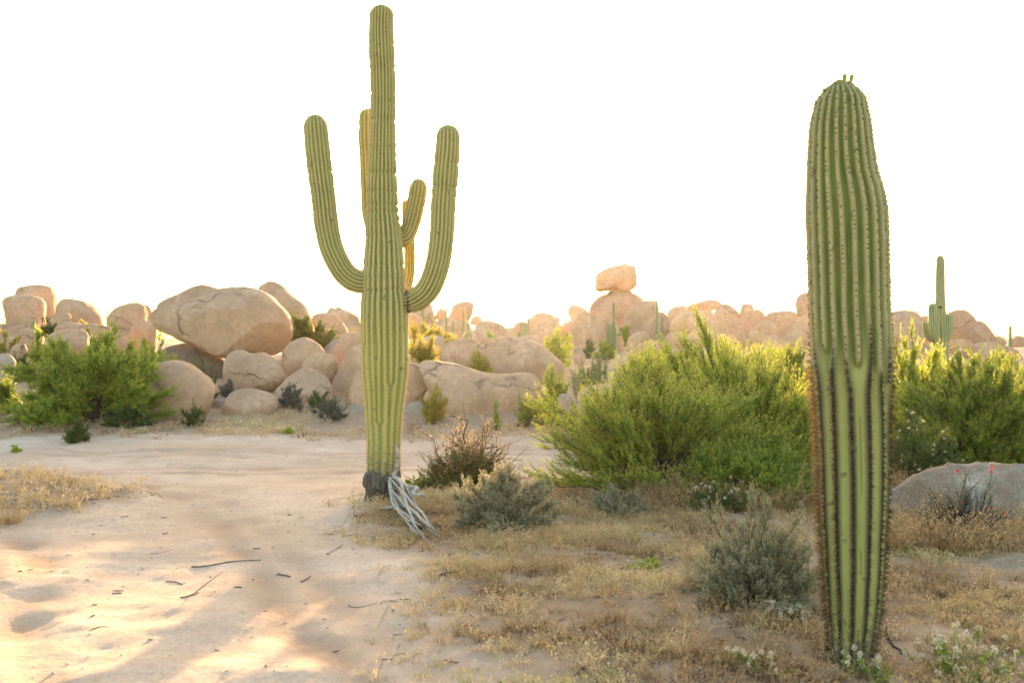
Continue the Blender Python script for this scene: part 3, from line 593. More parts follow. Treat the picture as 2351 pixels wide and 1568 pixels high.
# hand-shaped dome: keep the traced taper to the tip, no added cap
d = ribbed(P, pr, 21, .18, 520, {1: .50, 4: .525, 6: .56, 9: .535, 12: .50, 15: .525, 17: .53, 19: .55}, [(.50, .60), (.47, .60), (.515, .535), (.52, .64), (.50, .535), (.48, .62), (.45, .58)], 8, 10, .004, cap=False, sharp=1.7, relax=(.52, .40), wobble=.014, slow=.06)
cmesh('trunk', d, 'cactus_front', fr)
rs = np.random.RandomState(15)
lnf = lambda lv, r, m: (.006+.012*r.rand(m))*(1-lv)+lv*r.uniform(.014, .05, m)
tnf = lambda lv, r, m: np.clip(np.where(lv > .4, r.choice([.02, .1, .2, .45, .6], m, p=[.42, .26, .14, .1, .08]), r.choice([.1, .5, .75, .9], m)), 0, 1)
sv_, sf_, st_ = spines(d, .0225, 17, lnf, .0026, rs, tnf, .0054)
# left side of the foot carries long brown spines
lf = (sv_[:, 2] < 1.45) & (sv_[:, 0] < -.145)
st_ = np.where(lf, np.clip(st_+.42, 0, .72), st_)
ev, ef, et = spines(d, .0225, 17, lambda lv, r, m: r.uniform(.025, .062, m), .0028, rs, lambda lv, r, m: r.choice([.2, .36, .48, .58], m))
tz = ev.reshape(-1, 3, 3); kp = (tz[:, 0, 0] < np.interp(tz[:, 0, 2], P[:, 2], P[:, 0]-.62*np.array([q[1] for q in pr]))) & (tz[:, 0, 2] < 1.48) & (tz[:, 0, 2] > .25)
ev = tz[kp].reshape(-1, 3); et = et.reshape(-1, 3)[kp].ravel()
sf_ = np.concatenate([sf_, np.arange(len(ev)).reshape(-1, 3)+len(sv_)]); sv_ = np.concatenate([sv_, ev]); st_ = np.concatenate([st_, et])
link('spines', new_mesh('spines', sv_, sf_, {'tint': st_}, [M['spine']], False), fr)
extra = []
top = P[-1]
for k, (bxp, byp, hh, rr) in enumerate([(q[0], q[1]-3, q[2]*1.3, q[3]*1.55) for q in [(1905,200,.03,.012),(1915,204,.03,.012),(1963,212,.03,.012),(1955,194,.03,.012),(1947,190,.04,.012),(1882,222,.025,.011),(1893,206,.03,.012),(1897,220,.025,.011),(1912,217,.026,.012),(1920,190,.035,.013),(1926,186,.04,.012),(1931,192,.03,.012),(1938,192,.045,.011),(1946,205,.035,.015),(1953,203,.03,.013),(1930,222,.02,.009),(1940,172,.10,.008),(1957,173,.10,.008),(1936,188,.035,.011),(1948,208,.03,.013)]]):
    tip = at(bxp, byp, Y1-.02*math.cos(k*2.1))-base1; axis = nrm(tip-(top-np.array([0, 0, .25]))); b0 = tip-axis*hh
    zz = np.array([0, .25, .55, .72, .88, .97, 1.0]); rz = np.array([.45, .4, .5, .85, 1, .7, .06])
    V, Qb = tubes((b0+axis*zz[:, None]*hh)[None], (rz*rr)[None], 10)
    link('flower_bud', new_mesh('flower_bud', V, Qb, None, [M['bud']]), fr)

# --- other cacti
def small_cactus(label, px, Y, top, width, ground_y=None, arms=(), n=13, mat='cactus_far', taper=None, lean=0):
    X = (px-CX)/F*Y; z0 = hz(X, Y)-.06; b = np.array([X, Y, z0])
    e = tag(empty('columnar_cactus', b), label, 'cactus', 'cacti')
    tz = EYE-(top-CY)/F*Y-z0; r = width/2/F*Y
    tp = taper or [(0, 1.1), (.3, 1.15), (.7, .95), (1, .85)]
    d = ribbed(np.array([(0, 0, 0), (lean*.2, 0, tz*.35), (lean*.6, 0, tz*.7), (lean, 0, tz)]), [(s, r*k) for s, k in tp], n, .17, 110, None, None, int(px) % 97, 6, .04)
    cmesh('trunk', d, mat, e)
    for pts, wd in arms:
        P = np.array([at(x_, y_, Y+dy)-b for x_, y_, dy in pts]); ra = wd/2/F*Y
        d = ribbed(P, [(0, ra*.8), (.25, ra), (1, ra*.95)], max(9, n-2), .17, 70, None, None, int(wd*7) % 89, 6, .03); cmesh('arm', d, mat, e)
    return e, b
e, b = small_cactus('small armed cactus with a dark hole in its trunk behind the right bush', 2159, 28, 586, 21, arms=[
    ([(2165,790,0),(2152,785,-.1),(2145,765,-.28),(2142,735,-.3),(2141,696,-.3)], 20), ([(2168,785,0),(2172,775,-.1),(2178,760,-.12),(2179,740,-.12),(2179,722,-.12)], 18),
    ([(2150,785,.1),(2133,778,.12),(2124,760,.12),(2122,738,.1)], 10), ([(2150,790,.2),(2135,775,.3),(2132,755,.3),(2132,738,.3)], 12)], taper=[(0, 1.75), (.35, 1.75), (.48, 1.25), (.6, 1.05), (.85, 1.0), (1, .8)], n=14)
c0 = at(2154, 706, 28)-b; hv, hf = ICO[3]; link('hole', new_mesh('hole', hv*np.array([.045, .05, .035])+c0+np.array([0, -.15, 0]), hf, None, [M['hole']]), e)
small_cactus('short round topped cactus low in the right bushes', 2244, 24, 808, 17)
small_cactus('thin dark cactus at the right edge above the bushes', 2320, 35, 748, 8)
small_cactus('short stubby cactus before an upright stone at far left', 76, 31.5, 736, 12, n=11)
small_cactus('hair thin distant cactus in the gap left of the half dome boulder', 245, 46, 705, 3.2, n=8)
def cluster(label, px, Y, cols):
    X = (px-CX)/F*Y; z0 = hz(X, Y)-.05; b = np.array([X, Y, z0]); e = tag(empty('clustered_cactus', b), label, 'cactus', 'cacti')
    for i, (cx, top, w, dy) in enumerate(cols):
        t0 = at(cx, top, Y+dy)-b; r = w/2/F*Y
        d = ribbed(np.array([(t0[0]*.4, dy*.4, 0), (t0[0]*.85, dy, t0[2]*.18), (t0[0], dy, t0[2]*.5), (t0[0], dy, t0[2])]), [(0, r*.9), (.5, r), (1, r*.8)], 9, .17, 60, None, None, i+int(px) % 50, 5, .03)
        cmesh('stem', d, 'cactus_far', e)
    return e
cluster('cluster of thin cactus columns on the skyline in the gap', 1204, 48, [(1195,713,2.6,0),(1199,711,2.6,.2),(1203,706,2.6,-.1),(1206.3,695,3,0),(1210,716,2.4,.1),(1213,722,2.2,0)])
cluster('pale cluster of cactus columns in front of the balanced rock pedestal', 1405, 36, [(1409,694,6,0),(1396,740,4.5,-.1),(1400,746,4.5,-.2),(1404,742,4.5,-.2),(1413,752,4.5,.1),(1393,752,3.5,0)])
small_cactus('single thin cactus right of the balanced rock against the sky', 1508, 45, 689, 6, n=9)
small_cactus('pale column cactus under the bend of the right arm of the tall cactus', 969, 38, 706, 8, n=10)
small_cactus('thin tall cactus left of the mushroom shaped far rock', 1025, 40, 700, 5, n=9)
small_cactus('left of two thin cacti before the mushroom shaped far rock', 1064, 42, 713, 5, n=9)
small_cactus('right of two thin cacti before the mushroom shaped far rock', 1075.5, 42, 707, 4.4, n=9)
small_cactus('short thin cactus above the golden bush right of the tall cactus', 1000, 40, 725, 4.5, n=9)
small_cactus('short pale cactus below the mushroom shaped far rock', 1040, 38, 738, 5, n=9)
small_cactus('small cactus peeking over the bush tips near the thin skyline cactus', 1520, 38, 728, 7, n=9)
X = at(1076, 778, 36); b = np.array([X[0], 36, hz(X[0], 36)-.05]); e = tag(empty('arched_cactus', b), 'small arched cactus bent over on itself below the mushroom rock', 'cactus', 'cacti')
P = np.array([at(x_, y_, 36)-b for x_, y_ in ((1071,783),(1070,775),(1071,768),(1075,764.5),(1080,767),(1082,774),(1082,780))]); d = ribbed(P, [(0, .035), (1, .032)], 9, .15, 60, None, None, 4, 5, .03); cmesh('stem', d, 'cactus_far', e)

# ------------------------------------------------------------------ shrubs
def shrub_data(w, dd, h, n_stem, n_br, br_len, per, ll, lw, seed, up=.5, lean=(0, 0), dens=.55, spread=.55, low=.03, clump=.3, stem_r=.012, curl=.15, base_w=.12, plume=.03, kink=1.0):
    rs = np.random.RandomState(seed)
    az = rs.uniform(0, 2*math.pi, n_stem); cz = rs.uniform(low, 1, n_stem); sr = np.sqrt(1-cz*cz)
    dirs = np.stack([np.cos(az)*sr, np.sin(az)*sr, cz], -1)
    fr_ = rs.uniform(dens**2, 1, n_stem)**.5*(1+clump*vnoise(dirs*2.4+seed))
    tgt = dirs*np.array([w, dd, h])*fr_[:, None]+np.array([lean[0], lean[1], 0])*cz[:, None]
    b0 = np.stack([rs.normal(0, base_w*w, n_stem), rs.normal(0, base_w*dd, n_stem), np.full(n_stem, -.03)], -1)
    ctl = b0*.6+tgt*np.array([.42, .42, .62])+np.stack([rs.normal(0, .08*w, n_stem), rs.normal(0, .08*dd, n_stem), np.zeros(n_stem)], -1)
    K = 7; t = np.linspace(0, 1, K)[None, :, None]
    S = (1-t)**2*b0[:, None]+2*t*(1-t)*ctl[:, None]+t*t*tgt[:, None]
    S[:, 1:] += rs.normal(0, .012*(w+h)*kink, (n_stem, K-1, 3))*np.linspace(.3, 1, K-1)[None, :, None]
    Rr = stem_r*np.linspace(1, .3, K)[None]*rs.uniform(.6, 1.2, (n_stem, 1))
    # branchlets
    si = rs.randint(0, n_stem, n_br); tt = rs.uniform(.25, 1, n_br)**.6*(K-1-1e-3); i0 = tt.astype(int); f = (tt-i0)[:, None]
    o = S[si, i0]*(1-f)+S[si, i0+1]*f; tan = nrm(S[si, i0+1]-S[si, i0])
    outw = nrm(o*np.array([1, 1, .35]))
    dr = nrm(tan*.7+outw*.45+np.array([0, 0, up])+rs.normal(0, spread*.55, (n_br, 3)))
    L = br_len*rs.uniform(.45, 1.25, n_br)
    KB = 4; tb = np.linspace(0, 1, KB)[None, :, None]
    B = o[:, None]+dr[:, None]*L[:, None, None]*tb+np.array([0, 0, up*curl])*(L[:, None, None]*tb**2)+rs.normal(0, .03, (n_br, 1, 3))*tb*L[:, None, None]+(rs.normal(0, .09*(kink-1), (n_br, KB, 3))*tb*L[:, None, None] if kink > 1 else 0)
    RB = np.maximum(stem_r*.28, .0015)*np.linspace(1, .4, KB)[None]*np.ones((n_br, 1))
    # leaves
    m = n_br*per; bi = np.repeat(np.arange(n_br), per); s = rs.uniform(.08, 1.04, m)
    x = np.clip(s*(KB-1), 0, KB-1-1e-3); j = x.astype(int); f = (x-j)[:, None]
    p = B[bi, j]*(1-f)+B[bi, j+1]*f; bd = nrm(B[bi, j+1]-B[bi, j])
    ld = nrm(bd*.75+rs.normal(0, .62, (m, 3))+np.array([0, 0, .12])); sd = nrm(np.cross(ld, rs.normal(size=(m, 3))))
    off = rs.normal(size=(m, 3)); off -= bd*np.sum(off*bd, 1, keepdims=True); p = p+nrm(off)*(plume*rs.uniform(.1, 1, m)*(1.08-np.clip(s, 0, 1))**.8)[:, None]
    a = ll*rs.uniform(.6, 1.25, m)[:, None]*(1-.35*s)[:, None]; b = lw*rs.uniform(.6, 1.2, m)[:, None]*(1-.3*s)[:, None]
    V = np.stack([p, p+ld*a*.5+sd*b*.5, p+ld*a, p+ld*a*.5-sd*b*.5], 1)
    V[..., 2] = np.maximum(V[..., 2], .005)
    kp = ~(rs.rand(n_br) < .07)[bi]; V, bi, s = V[kp], bi[kp], s[kp]; m = len(s)      # some twigs are bare
    tint = np.clip(.55*rs.rand(n_br)[bi]+.45*rs.rand(m), 0, 1)
    return S, Rr, B, RB, V.reshape(-1, 3), np.repeat(tint, 4), np.repeat(np.clip(s, 0, 1), 4)
def shrub(label, px, Y, wpx, top, mat, seed, name='shrub', twig='twig', dens_f=1.0, ll=None, lw=None, base_py=None, cat='shrub', group='shrubs', depth=1.0, flower=None, z=None, bl=.22, leaves=1.0, stems=1.0, plume=1.0, thick=1.0, **kw):
    X = (px-CX)/F*Y; z0 = (hz(X, Y) if z is None else z)-.02
    w = wpx/2/F*Y; h = max(EYE-(top-CY)/F*Y-z0, .12)
    e = tag(empty(name, (X, Y, z0)), label, cat, group)
    size_px = math.sqrt(wpx*max(h/Y*F, 5))*1024/2351
    n_br = int(np.clip(size_px**2*.26*dens_f, 130*dens_f, 5600)); n_stem = int(np.clip(size_px*1.1*stems, 16, 240))
    br = bl*(w+h)*.75; pxm = Y/F*2351/1024                # metres per rendered pixel
    per = int(np.clip(br/pxm*2.6*leaves, 10, 48))
    ll = ll or max(.018, 2.7*pxm); lw = lw or max(.009, 1.25*pxm)
    S, Rr, B, RB, LV, ti, tp = shrub_data(w*.95, w*.95*depth, h*.9, n_stem, n_br, br, per, ll, lw, seed, plume=max(.03, 2.6*pxm)*plume, stem_r=max(.0045*(w+h), .35*pxm)*thick, **kw)
    v1, q1 = tubes(S, Rr, 5); v2, q2 = tubes(B, np.maximum(RB, .16*pxm), 3)
    link('stem', new_mesh('stem', np.concatenate([v1, v2]), np.concatenate([q1, q2+len(v1)]), None, [M[twig]]), e)
    link('foliage', new_mesh('foliage', LV, np.arange(len(LV)).reshape(-1, 4), {'tint': ti, 'tip': tp}, [M[mat]], False), e)
    if flower: flowers(e, B, flower[0], flower[1], flower[2], seed)
    return e
def flowers(e, B, n, r, mat, seed):
    rs = np.random.RandomState(seed+900)
    k = rs.choice(len(B), min(n, len(B)), replace=False, p=(lambda z: z/z.sum())(np.maximum(B[:, -1, 2], .01)**2.5))
    for i in k:
        c = B[i, -1]+rs.normal(0, r*.4, 3); m = 26
        dv = nrm(rs.normal(size=(m, 3))+np.array([0, 0, .5])); sd = nrm(np.cross(dv, rs.normal(size=(m, 3))))
        rr = r*rs.uniform(.6, 1.1, (m, 1)); p = c+dv*rr*.3
        V = np.stack([p, p+dv*rr*.5+sd*r*.28, p+dv*rr, p+dv*rr*.5-sd*r*.28], 1).reshape(-1, 3)
        link('flower', new_mesh('flower', V, np.arange(len(V)).reshape(-1, 4), {'tint': np.repeat(rs.rand(m), 4), 'tip': np.zeros(len(V))}, [M[mat]], False), e)

S_ = shrub
S_('large dense green bush spreading before the boulders at the left', 228, 18.0, 470, 742, 'leaf_mid', 1, dens_f=1.2, depth=.8, lean=(-.2, 0), up=.3, bl=.10, spread=.8, clump=.22)
S_('low olive scrub under the right side of the large green bush', 300, 17.2, 130, 935, 'leaf_dark', 2, up=.2)
S_('broad yellow green feathery bush filling the middle right, left half', 1500, 10.5, 500, 762, 'leaf_lime', 3, dens_f=1.1, depth=.8, lean=(-.1, 0), up=.6, bl=.125, spread=.6, clump=.42)
S_('tall yellow green bush immediately left of the front cactus', 1730, 11.1, 470, 735, 'leaf_lime', 4, dens_f=1.1, depth=.8, up=.6, bl=.125, spread=.6, clump=.42)
S_('yellow green bush filling the gap behind the two feathery bushes, seen only by its top', 1610, 12.4, 420, 768, 'leaf_lime', 62, dens_f=.9, depth=.7, up=.6, bl=.11, spread=.6, clump=.2)
S_('lime bush on the slope behind the right half of the yellow green bush', 1690, 20, 230, 785, 'leaf_lime', 65, up=.5, dens_f=1.2)
S_('green bush on the slope just left of the front cactus', 1800, 17, 170, 792, 'leaf_green', 66, up=.5, dens_f=1.2)
S_('olive bush on the slope behind the left half of the yellow green bush', 1550, 22, 180, 790, 'leaf_green', 67, up=.5, dens_f=1.2)
S_('green bush on the slope below the small armed cactus', 2150, 19, 170, 800, 'leaf_lime', 68, up=.5, dens_f=1.2)
S_('green bush on the slope below the wide low boulder at the right', 2285, 20, 170, 806, 'leaf_green', 69, up=.5, dens_f=1.2)
S_('lime scrub beside the dark ledge above the egg shaped boulder', 345, 22, 90, 775, 'leaf_lime', 70, up=.5)
S_('dark green lower bush under the tall yellow green bush beside the front cactus', 1700, 9.75, 380, 985, 'leaf_green', 5, dens_f=.9, up=.25, bl=.13, spread=.8)
S_('dark scrub dotted with cream flowers between the front cactus and the pale boulder', 2120, 10.6, 230, 975, 'leaf_dark', 64, up=.4, dens_f=.8, flower=(40, .016, 'petal'), bl=.16)
S_('spreading green bush right of the front cactus at the right edge', 2250, 12.6, 470, 775, 'leaf_green', 6, dens_f=1.1, depth=.8, up=.45, bl=.11, spread=.7, clump=.22)
S_('tall pale lime bush showing just right of the front cactus', 2085, 13.8, 210, 742, 'leaf_lime', 7, up=.6, bl=.12, dens_f=1.2)
S_('green bush at the right edge beneath the thin dark cactus', 2320, 15.0, 220, 800, 'leaf_green', 8, up=.6, bl=.15)
S_('dark tangled dead bush with twisted bare stems right of the tall cactus', 1072, 10.9, 270, 945, 'dry_leaf', 9, name='dead_bush', twig='twig_dark', dens_f=.2, leaves=.35, stems=.75, up=.1, spread=1.3, bl=.2, thick=2.2, kink=2.6, group='dry bushes')
S_('green weeds growing up through the foot of the dark dead bush', 1060, 10.7, 200, 1030, 'leaf_dark', 63, up=.6, dens_f=.5)
S_('small olive bush at the left foot of the dark dead bush', 958, 10.7, 66, 1086, 'leaf_green', 10, up=.7)
S_('round grey green sagebrush between the tall cactus and the yellow bush', 1150, 8.5, 245, 1068, 'leaf_sage', 11, dens_f=1.6, up=.7, bl=.16, spread=.6, clump=.35, group='sagebrush')
S_('grey green sagebrush with fanned stems immediately left of the front cactus', 1732, 6.0, 320, 1165, 'leaf_sage', 12, dens_f=.6, up=.6, bl=.14, spread=.6, leaves=.8, stems=1.3, group='sagebrush')
S_('pale green brush behind the left tips of the yellow green bush', 1362, 17, 120, 806, 'leaf_pale', 13, up=.9, bl=.2)
S_('darker round bush behind the yellow green bush, right of the pale brush', 1445, 17.6, 74, 806, 'leaf_green', 14)
S_('dark green bush with golden rim wedged right of the giant boulder', 715, 26.6, 112, 716, 'leaf_dark', 15, up=.4, z=1.25, dens_f=1.4)
S_('golden sunlit bush behind the trunk of the tall cactus, upper of two', 985, 31, 110, 742, 'leaf_yellow', 16, up=.5, z=1.35, dens_f=1.3)
S_('golden sunlit bush beside the right edge of the cactus trunk, lower of two', 972, 25.3, 84, 768, 'leaf_yellow', 17, up=.5, z=.8, dens_f=1.3)
S_('yellow green bush growing on the big dome boulder', 1100, 22.9, 66, 795, 'leaf_yellow', 18, up=.5, z=.78)
S_('yellow green bush at the right shoulder of the big dome boulder', 1280, 25.8, 82, 762, 'leaf_lime', 19, up=.5, z=.95, dens_f=1.3)
S_('bright green bush hanging left of the long low boulder', 998, 18.1, 62, 868, 'leaf_yellow', 20, up=.3, dens_f=.7)
S_('green bush before the snout of the long low boulder', 1208, 17.4, 62, 905, 'leaf_green', 21, dens_f=.55, up=.8)
S_('olive brush in the hollow right of the long low boulder', 1272, 17.8, 84, 850, 'leaf_green', 22, up=.6, dens_f=.8)
S_('dark blue grey bush at the foot of the boulders left of the tall cactus', 756, 18.2, 84, 905, 'leaf_blue', 23, up=.4, dens_f=.8, twig='twig_dark')
S_('dark bush before the pyramid shaped boulder', 672, 19.2, 66, 880, 'leaf_blue', 24, up=.4, dens_f=.8)
S_('green scrub between the pyramid boulder and the blue grey bush', 735, 19.4, 60, 884, 'leaf_dark', 25, up=.5, dens_f=.6)
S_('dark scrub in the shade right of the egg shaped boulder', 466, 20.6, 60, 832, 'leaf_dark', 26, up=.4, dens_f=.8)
S_('blue grey scrub between the egg boulder and the notched boulder', 520, 20.3, 50, 860, 'leaf_blue', 27, up=.4, dens_f=.7)
S_('wiry dark scrub at the right foot of the egg shaped boulder', 440, 17.3, 66, 922, 'leaf_dark', 28, up=.5, dens_f=.6, twig='twig_dark')
S_('small compact dark green bush alone at the edge of the dirt road', 178, 15.6, 64, 972, 'leaf_dark', 29, up=.6, dens_f=1.6, bl=.28)
S_('dark green bush between the skyline boulders at far left', 112, 34, 52, 722, 'leaf_dark', 30, z=1.7)
S_('yellow flowering scrub at the left edge above the large green bush', 22, 27, 66, 762, 'leaf_yellow', 31, up=.3)
S_('olive scrub left of the boulder behind the large green bush', 92, 25, 60, 758, 'leaf_lime', 32, up=.4)
S_('dark scrub at the left edge beside the low grey stone', 40, 23.4, 46, 782, 'leaf_dark', 33, up=.4)
S_('green scrub at the left edge below the low grey stone', 5, 19.2, 90, 850, 'leaf_green', 34, up=.5)
S_('bright yellow tuft between the large green bush and the dark ledge', 396, 20.4, 36, 793, 'leaf_yellow', 35, up=.8, z=.6)
S_('low dark weedy shrub with tiny white flowers under the yellow green bush', 1645, 9.0, 150, 1108, 'leaf_dark', 36, up=.6, dens_f=.5, flower=(26, .014, 'petal'))
S_('low grey green undershrub at the front foot of the yellow green bush', 1420, 9.25, 190, 1120, 'leaf_sage', 37, up=.5, dens_f=.6, group='sagebrush')
S_('dark spiky plant with a few red flowers before the pale boulder', 2222, 7.75, 160, 1085, 'leaf_blue', 38, name='flowering_plant', up=.6, dens_f=.3, leaves=.5, thick=1.7, kink=1.9, twig='twig_dark', flower=(6, .016, 'petal_red'), stems=1.0, group='flowering plants', cat='plant')
S_('little dark dead bush left of the red flowered plant', 2150, 7.7, 84, 1110, 'dry_leaf', 39, name='dead_bush', twig='twig_dark', leaves=.15, dens_f=.3, spread=1.2, up=.3, thick=1.8, kink=2.5, group='dry bushes')
S_('wildflower plant with white heads left of the foot of the front cactus', 1815, 5.55, 130, 1388, 'leaf_dark', 40, name='flowering_plant', up=.9, dens_f=.16, flower=(26, .016, 'petal'), group='flowering plants', cat='plant', leaves=.7)
S_('yellow green wildflower clump with white heads in the bottom right corner', 2215, 4.72, 270, 1462, 'leaf_green', 41, name='flowering_plant', up=.8, dens_f=.09, flower=(44, .0155, 'petal'), group='flowering plants', cat='plant', leaves=.7)
S_('wildflower clump with white heads at the bottom edge left of the front cactus', 1735, 4.72, 170, 1505, 'leaf_green', 42, name='flowering_plant', up=.8, dens_f=.1, flower=(18, .014, 'petal'), group='flowering plants', cat='plant', leaves=.7)
S_('small wildflower clump against the front foot of the front cactus', 1985, 4.62, 150, 1500, 'leaf_green', 43, name='flowering_plant', up=.8, dens_f=.12, flower=(18, .014, 'petal'), group='flowering plants', cat='plant', leaves=.7)
S_('low bright green tuft in the dry grass left of the fanned sagebrush', 1490, 6.85, 92, 1288, 'leaf_lime', 44, name='green_tuft', up=.5, dens_f=.5, group='green tufts', cat='plant')
S_('small bright green sprig on the bank left of the tall cactus', 662, 16.5, 24, 985, 'leaf_lime', 45, name='green_tuft', up=.8, group='green tufts', cat='plant', leaves=.6)
S_('green sprig at the far left edge of the dirt road', 38, 14.6, 24, 1028, 'leaf_lime', 46, name='green_tuft', up=.4, group='green tufts', cat='plant', leaves=.6)
S_('thin green stems standing before the long low boulder', 1140, 16.9, 26, 920, 'leaf_green', 47, name='green_tuft', up=1.2, dens_f=.5, group='green tufts', cat='plant')
S_('green scrub below the paired cactus columns in the middle distance', 1388, 31, 46, 772, 'leaf_green', 48)
S_('olive scrub right of the pale cactus cluster', 1436, 46, 34, 744, 'leaf_green', 49)
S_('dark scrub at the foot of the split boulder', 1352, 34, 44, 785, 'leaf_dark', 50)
S_('pale scrub at the base of the thin cactus cluster in the gap', 1198, 45, 44, 756, 'leaf_pale', 51)
S_('small olive scrub left of the gap above the big dome boulder', 1128, 45, 28, 761, 'leaf_green', 52)
S_('olive scrub between the sloping rock and the split boulder', 1304, 40, 28, 760, 'leaf_green', 53)
S_('dark scrub among rocks right of the pale cactus cluster', 1478, 41, 34, 758, 'leaf_dark', 54)
S_('golden scrub on the far slope left of the tall cactus', 800, 38, 46, 745, 'leaf_yellow', 55)
S_('pale scrub near the arched cactus', 1058, 37, 34, 768, 'leaf_pale', 56)
S_('olive scrub below the striated boulder', 1620, 36, 60, 785, 'leaf_green', 57)
S_('green scrub behind the bush left of the front cactus, under the low boulder', 1800, 30, 70, 790, 'leaf_lime', 58)
S_('dark scrub behind the shoulder of the right hand bushes', 2290, 27, 60, 800, 'leaf_green', 59)
S_('tiny yellow blooms scrub on the slab behind the large green bush', 186, 31, 36, 737, 'leaf_yellow', 60, z=1.85)
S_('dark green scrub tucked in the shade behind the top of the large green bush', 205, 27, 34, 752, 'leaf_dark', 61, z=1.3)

# ------------------------------------------------------------------ fallen cactus skeleton and sticks
rs = np.random.RandomState(31)
pA, pB = at(905, 1110, 9.75), at(1000, 1268, 7.62)
pA = np.array([pA[0], 9.72, hz(pA[0], 9.72)+.20]); pB[2] = hz(pB[0], pB[1])+.03
K = 26; t = np.linspace(0, 1, K); axis = nrm(pB-pA); side = nrm(np.cross(axis, [0, 0, 1])); upv = np.cross(side, axis)
lines, rad = [], []
mid = pA[None]*(1-t)[:, None]+pB[None]*t[:, None]; mid[:, 2] = np.maximum(np.interp(t, [0, .18, .35, 1], [pA[2], .14, .095, .04]), 0)+np.array([hz(q[0], q[1]) for q in mid])*1
Rr = np.interp(t, [0, .15, .6, 1], [.05, .085, .08, .065])
for i in range(16):
    a = i/16*2*math.pi+.9*np.sin(t*9+i*1.7)*.32+rs.normal(0, .05)
    l = mid+(Rr*np.cos(a))[:, None]*side+(Rr*.8*np.sin(a))[:, None]*upv; l[:, 2] = np.maximum(l[:, 2], [hz(q[0], q[1])+.006 for q in l])
    e_ = rs.uniform(.8, 1.0); l = catmull(l[:int(K*e_)], K); lines.append(l); rad.append(np.interp(t, [0, .2, .8, 1], [.015, .0115, .009, .004])*rs.uniform(.7, 1.35))
for i in range(34):
    u0 = rs.uniform(.08, .9); j = int(u0*(K-4)); i1 = rs.randint(16); a = lines[i1][j]; b = lines[(i1+1) % 16][min(j+3, K-1)]
    lines.append(a+(b-a)*t[:, None]); rad.append(np.full(K, .008))
def wob(pts, r, r2, amp=.015):
    l = catmull(np.array(pts), K); l[1:-1] += rs.normal(0, amp*.25, (K-2, 3)); lines.append(l); rad.append(np.linspace(r, r2, K))
q0 = mid[5]
wob([mid[4]+[.04, 0, .03], mid[4]+[.16, .02, .03], at(948, 1133, 9.15), at(975, 1137, 9.1)], .03, .012)
wob([mid[9], mid[9]+[-.1, .05, -.02], at(898, 1172, 9.0)*[1, 1, 0]+[0, 0, .1], at(872, 1178, 9.0)*[1, 1, 0]+[0, 0, .09]], .022, .01)
wob([mid[0]+[.0, .05, .02], mid[0]+[.03, .0, .16], mid[0]+[.02, .06, .34]], .03, .012)
wob([mid[2]+[-.02, 0, .0], mid[6]+[-.09, -.05, .0], mid[10]+[-.1, 0, .0], mid[16]+[-.06, 0, 0]], .02, .012)
V, Q = tubes(np.array(lines), np.array(rad), 7)
V = V+fbm(V*45, 2)[:, None]*.0035
o = link('cactus_skeleton', new_mesh('cactus_skeleton', V, Q, None, [M['driftwood']]))
tag(o, 'weathered grey woody cactus skeleton fallen at the foot of the tall cactus', 'dead wood')
def stick(label, pts, r, mat='twig', name='stick', group='sticks on the ground', fork=0):
    W_ = []; r = r*.72
    for px, py in pts:
        Y = F*EYE/(py-CY); X = (px-CX)/F*Y; W_.append([X, Y, hz(X, Y)+r*.7])
    K = 16; l = catmull(np.array(W_), K); l[:, 2] = [hz(q[0], q[1])+r*.8 for q in l]; l += np.random.RandomState(int(pts[0][0])).normal(0, r*.5, (K, 3))*[1, 1, .3]
    P_ = [l]; Rd = [np.linspace(r, r*.45, K)]
    if fork:
        a = l[8]; dirf = nrm(l[12]-l[8])+np.array([0, .7*fork, .35]); P_.append(a+dirf*np.linspace(0, .22, K)[:, None]); Rd.append(np.linspace(r*.6, r*.25, K))
    V, Q = tubes(np.array(P_), np.array(Rd), 6)
    tag(link(name, new_mesh(name, V, Q, None, [M[mat]])), label, 'stick', group)
stick('long dark crooked stick on the sandy track', [(440,1296),(490,1294),(540,1285),(600,1283)], .011)
stick('short bent twig in the sunlit patch of sand', [(382,1327),(405,1329),(420,1335)], .009)
stick('dark forked twig on the sand below the sunlit patch', [(415,1372),(440,1370),(458,1362)], .009, fork=1)
stick('pale bleached stick on the sand left of the cactus skeleton', [(752,1278),(770,1264),(785,1250)], .013, 'driftwood')
stick('thin bent stick at the edge of the sand in the foreground', [(800,1388),(820,1394),(870,1386),(905,1382)], .006)
stick('dark straight stick in the dry grass below the cactus skeleton', [(1005,1338),(1040,1331),(1075,1322)], .012, 'twig_dark')
stick('small dark twig on the sand right of the long crooked stick', [(690,1338),(703,1330),(712,1322)], .010)
stick('grey stick in the grass near the bottom edge', [(1320,1566),(1345,1545),(1370,1522)], .010)
stick('short dark stick lying on the sand beside the long crooked stick', [(640,1312),(655,1320),(668,1325)], .011)
stick('long dead branch lying on the bank under the large green bush', [(225,985),(262,976),(285,966)], .016)
stick('thin twig crossing the sand near the bottom left', [(205,1446),(235,1438),(250,1440)], .007)
stick('dark crooked branch in the grass right of the foot of the front cactus', [(2030,1458),(2045,1490),(2070,1515)], .013, 'twig_dark')
stick('fine twig on the sand left of the fallen skeleton', [(345,1185+90),(372,1272),(395,1266)], .006)

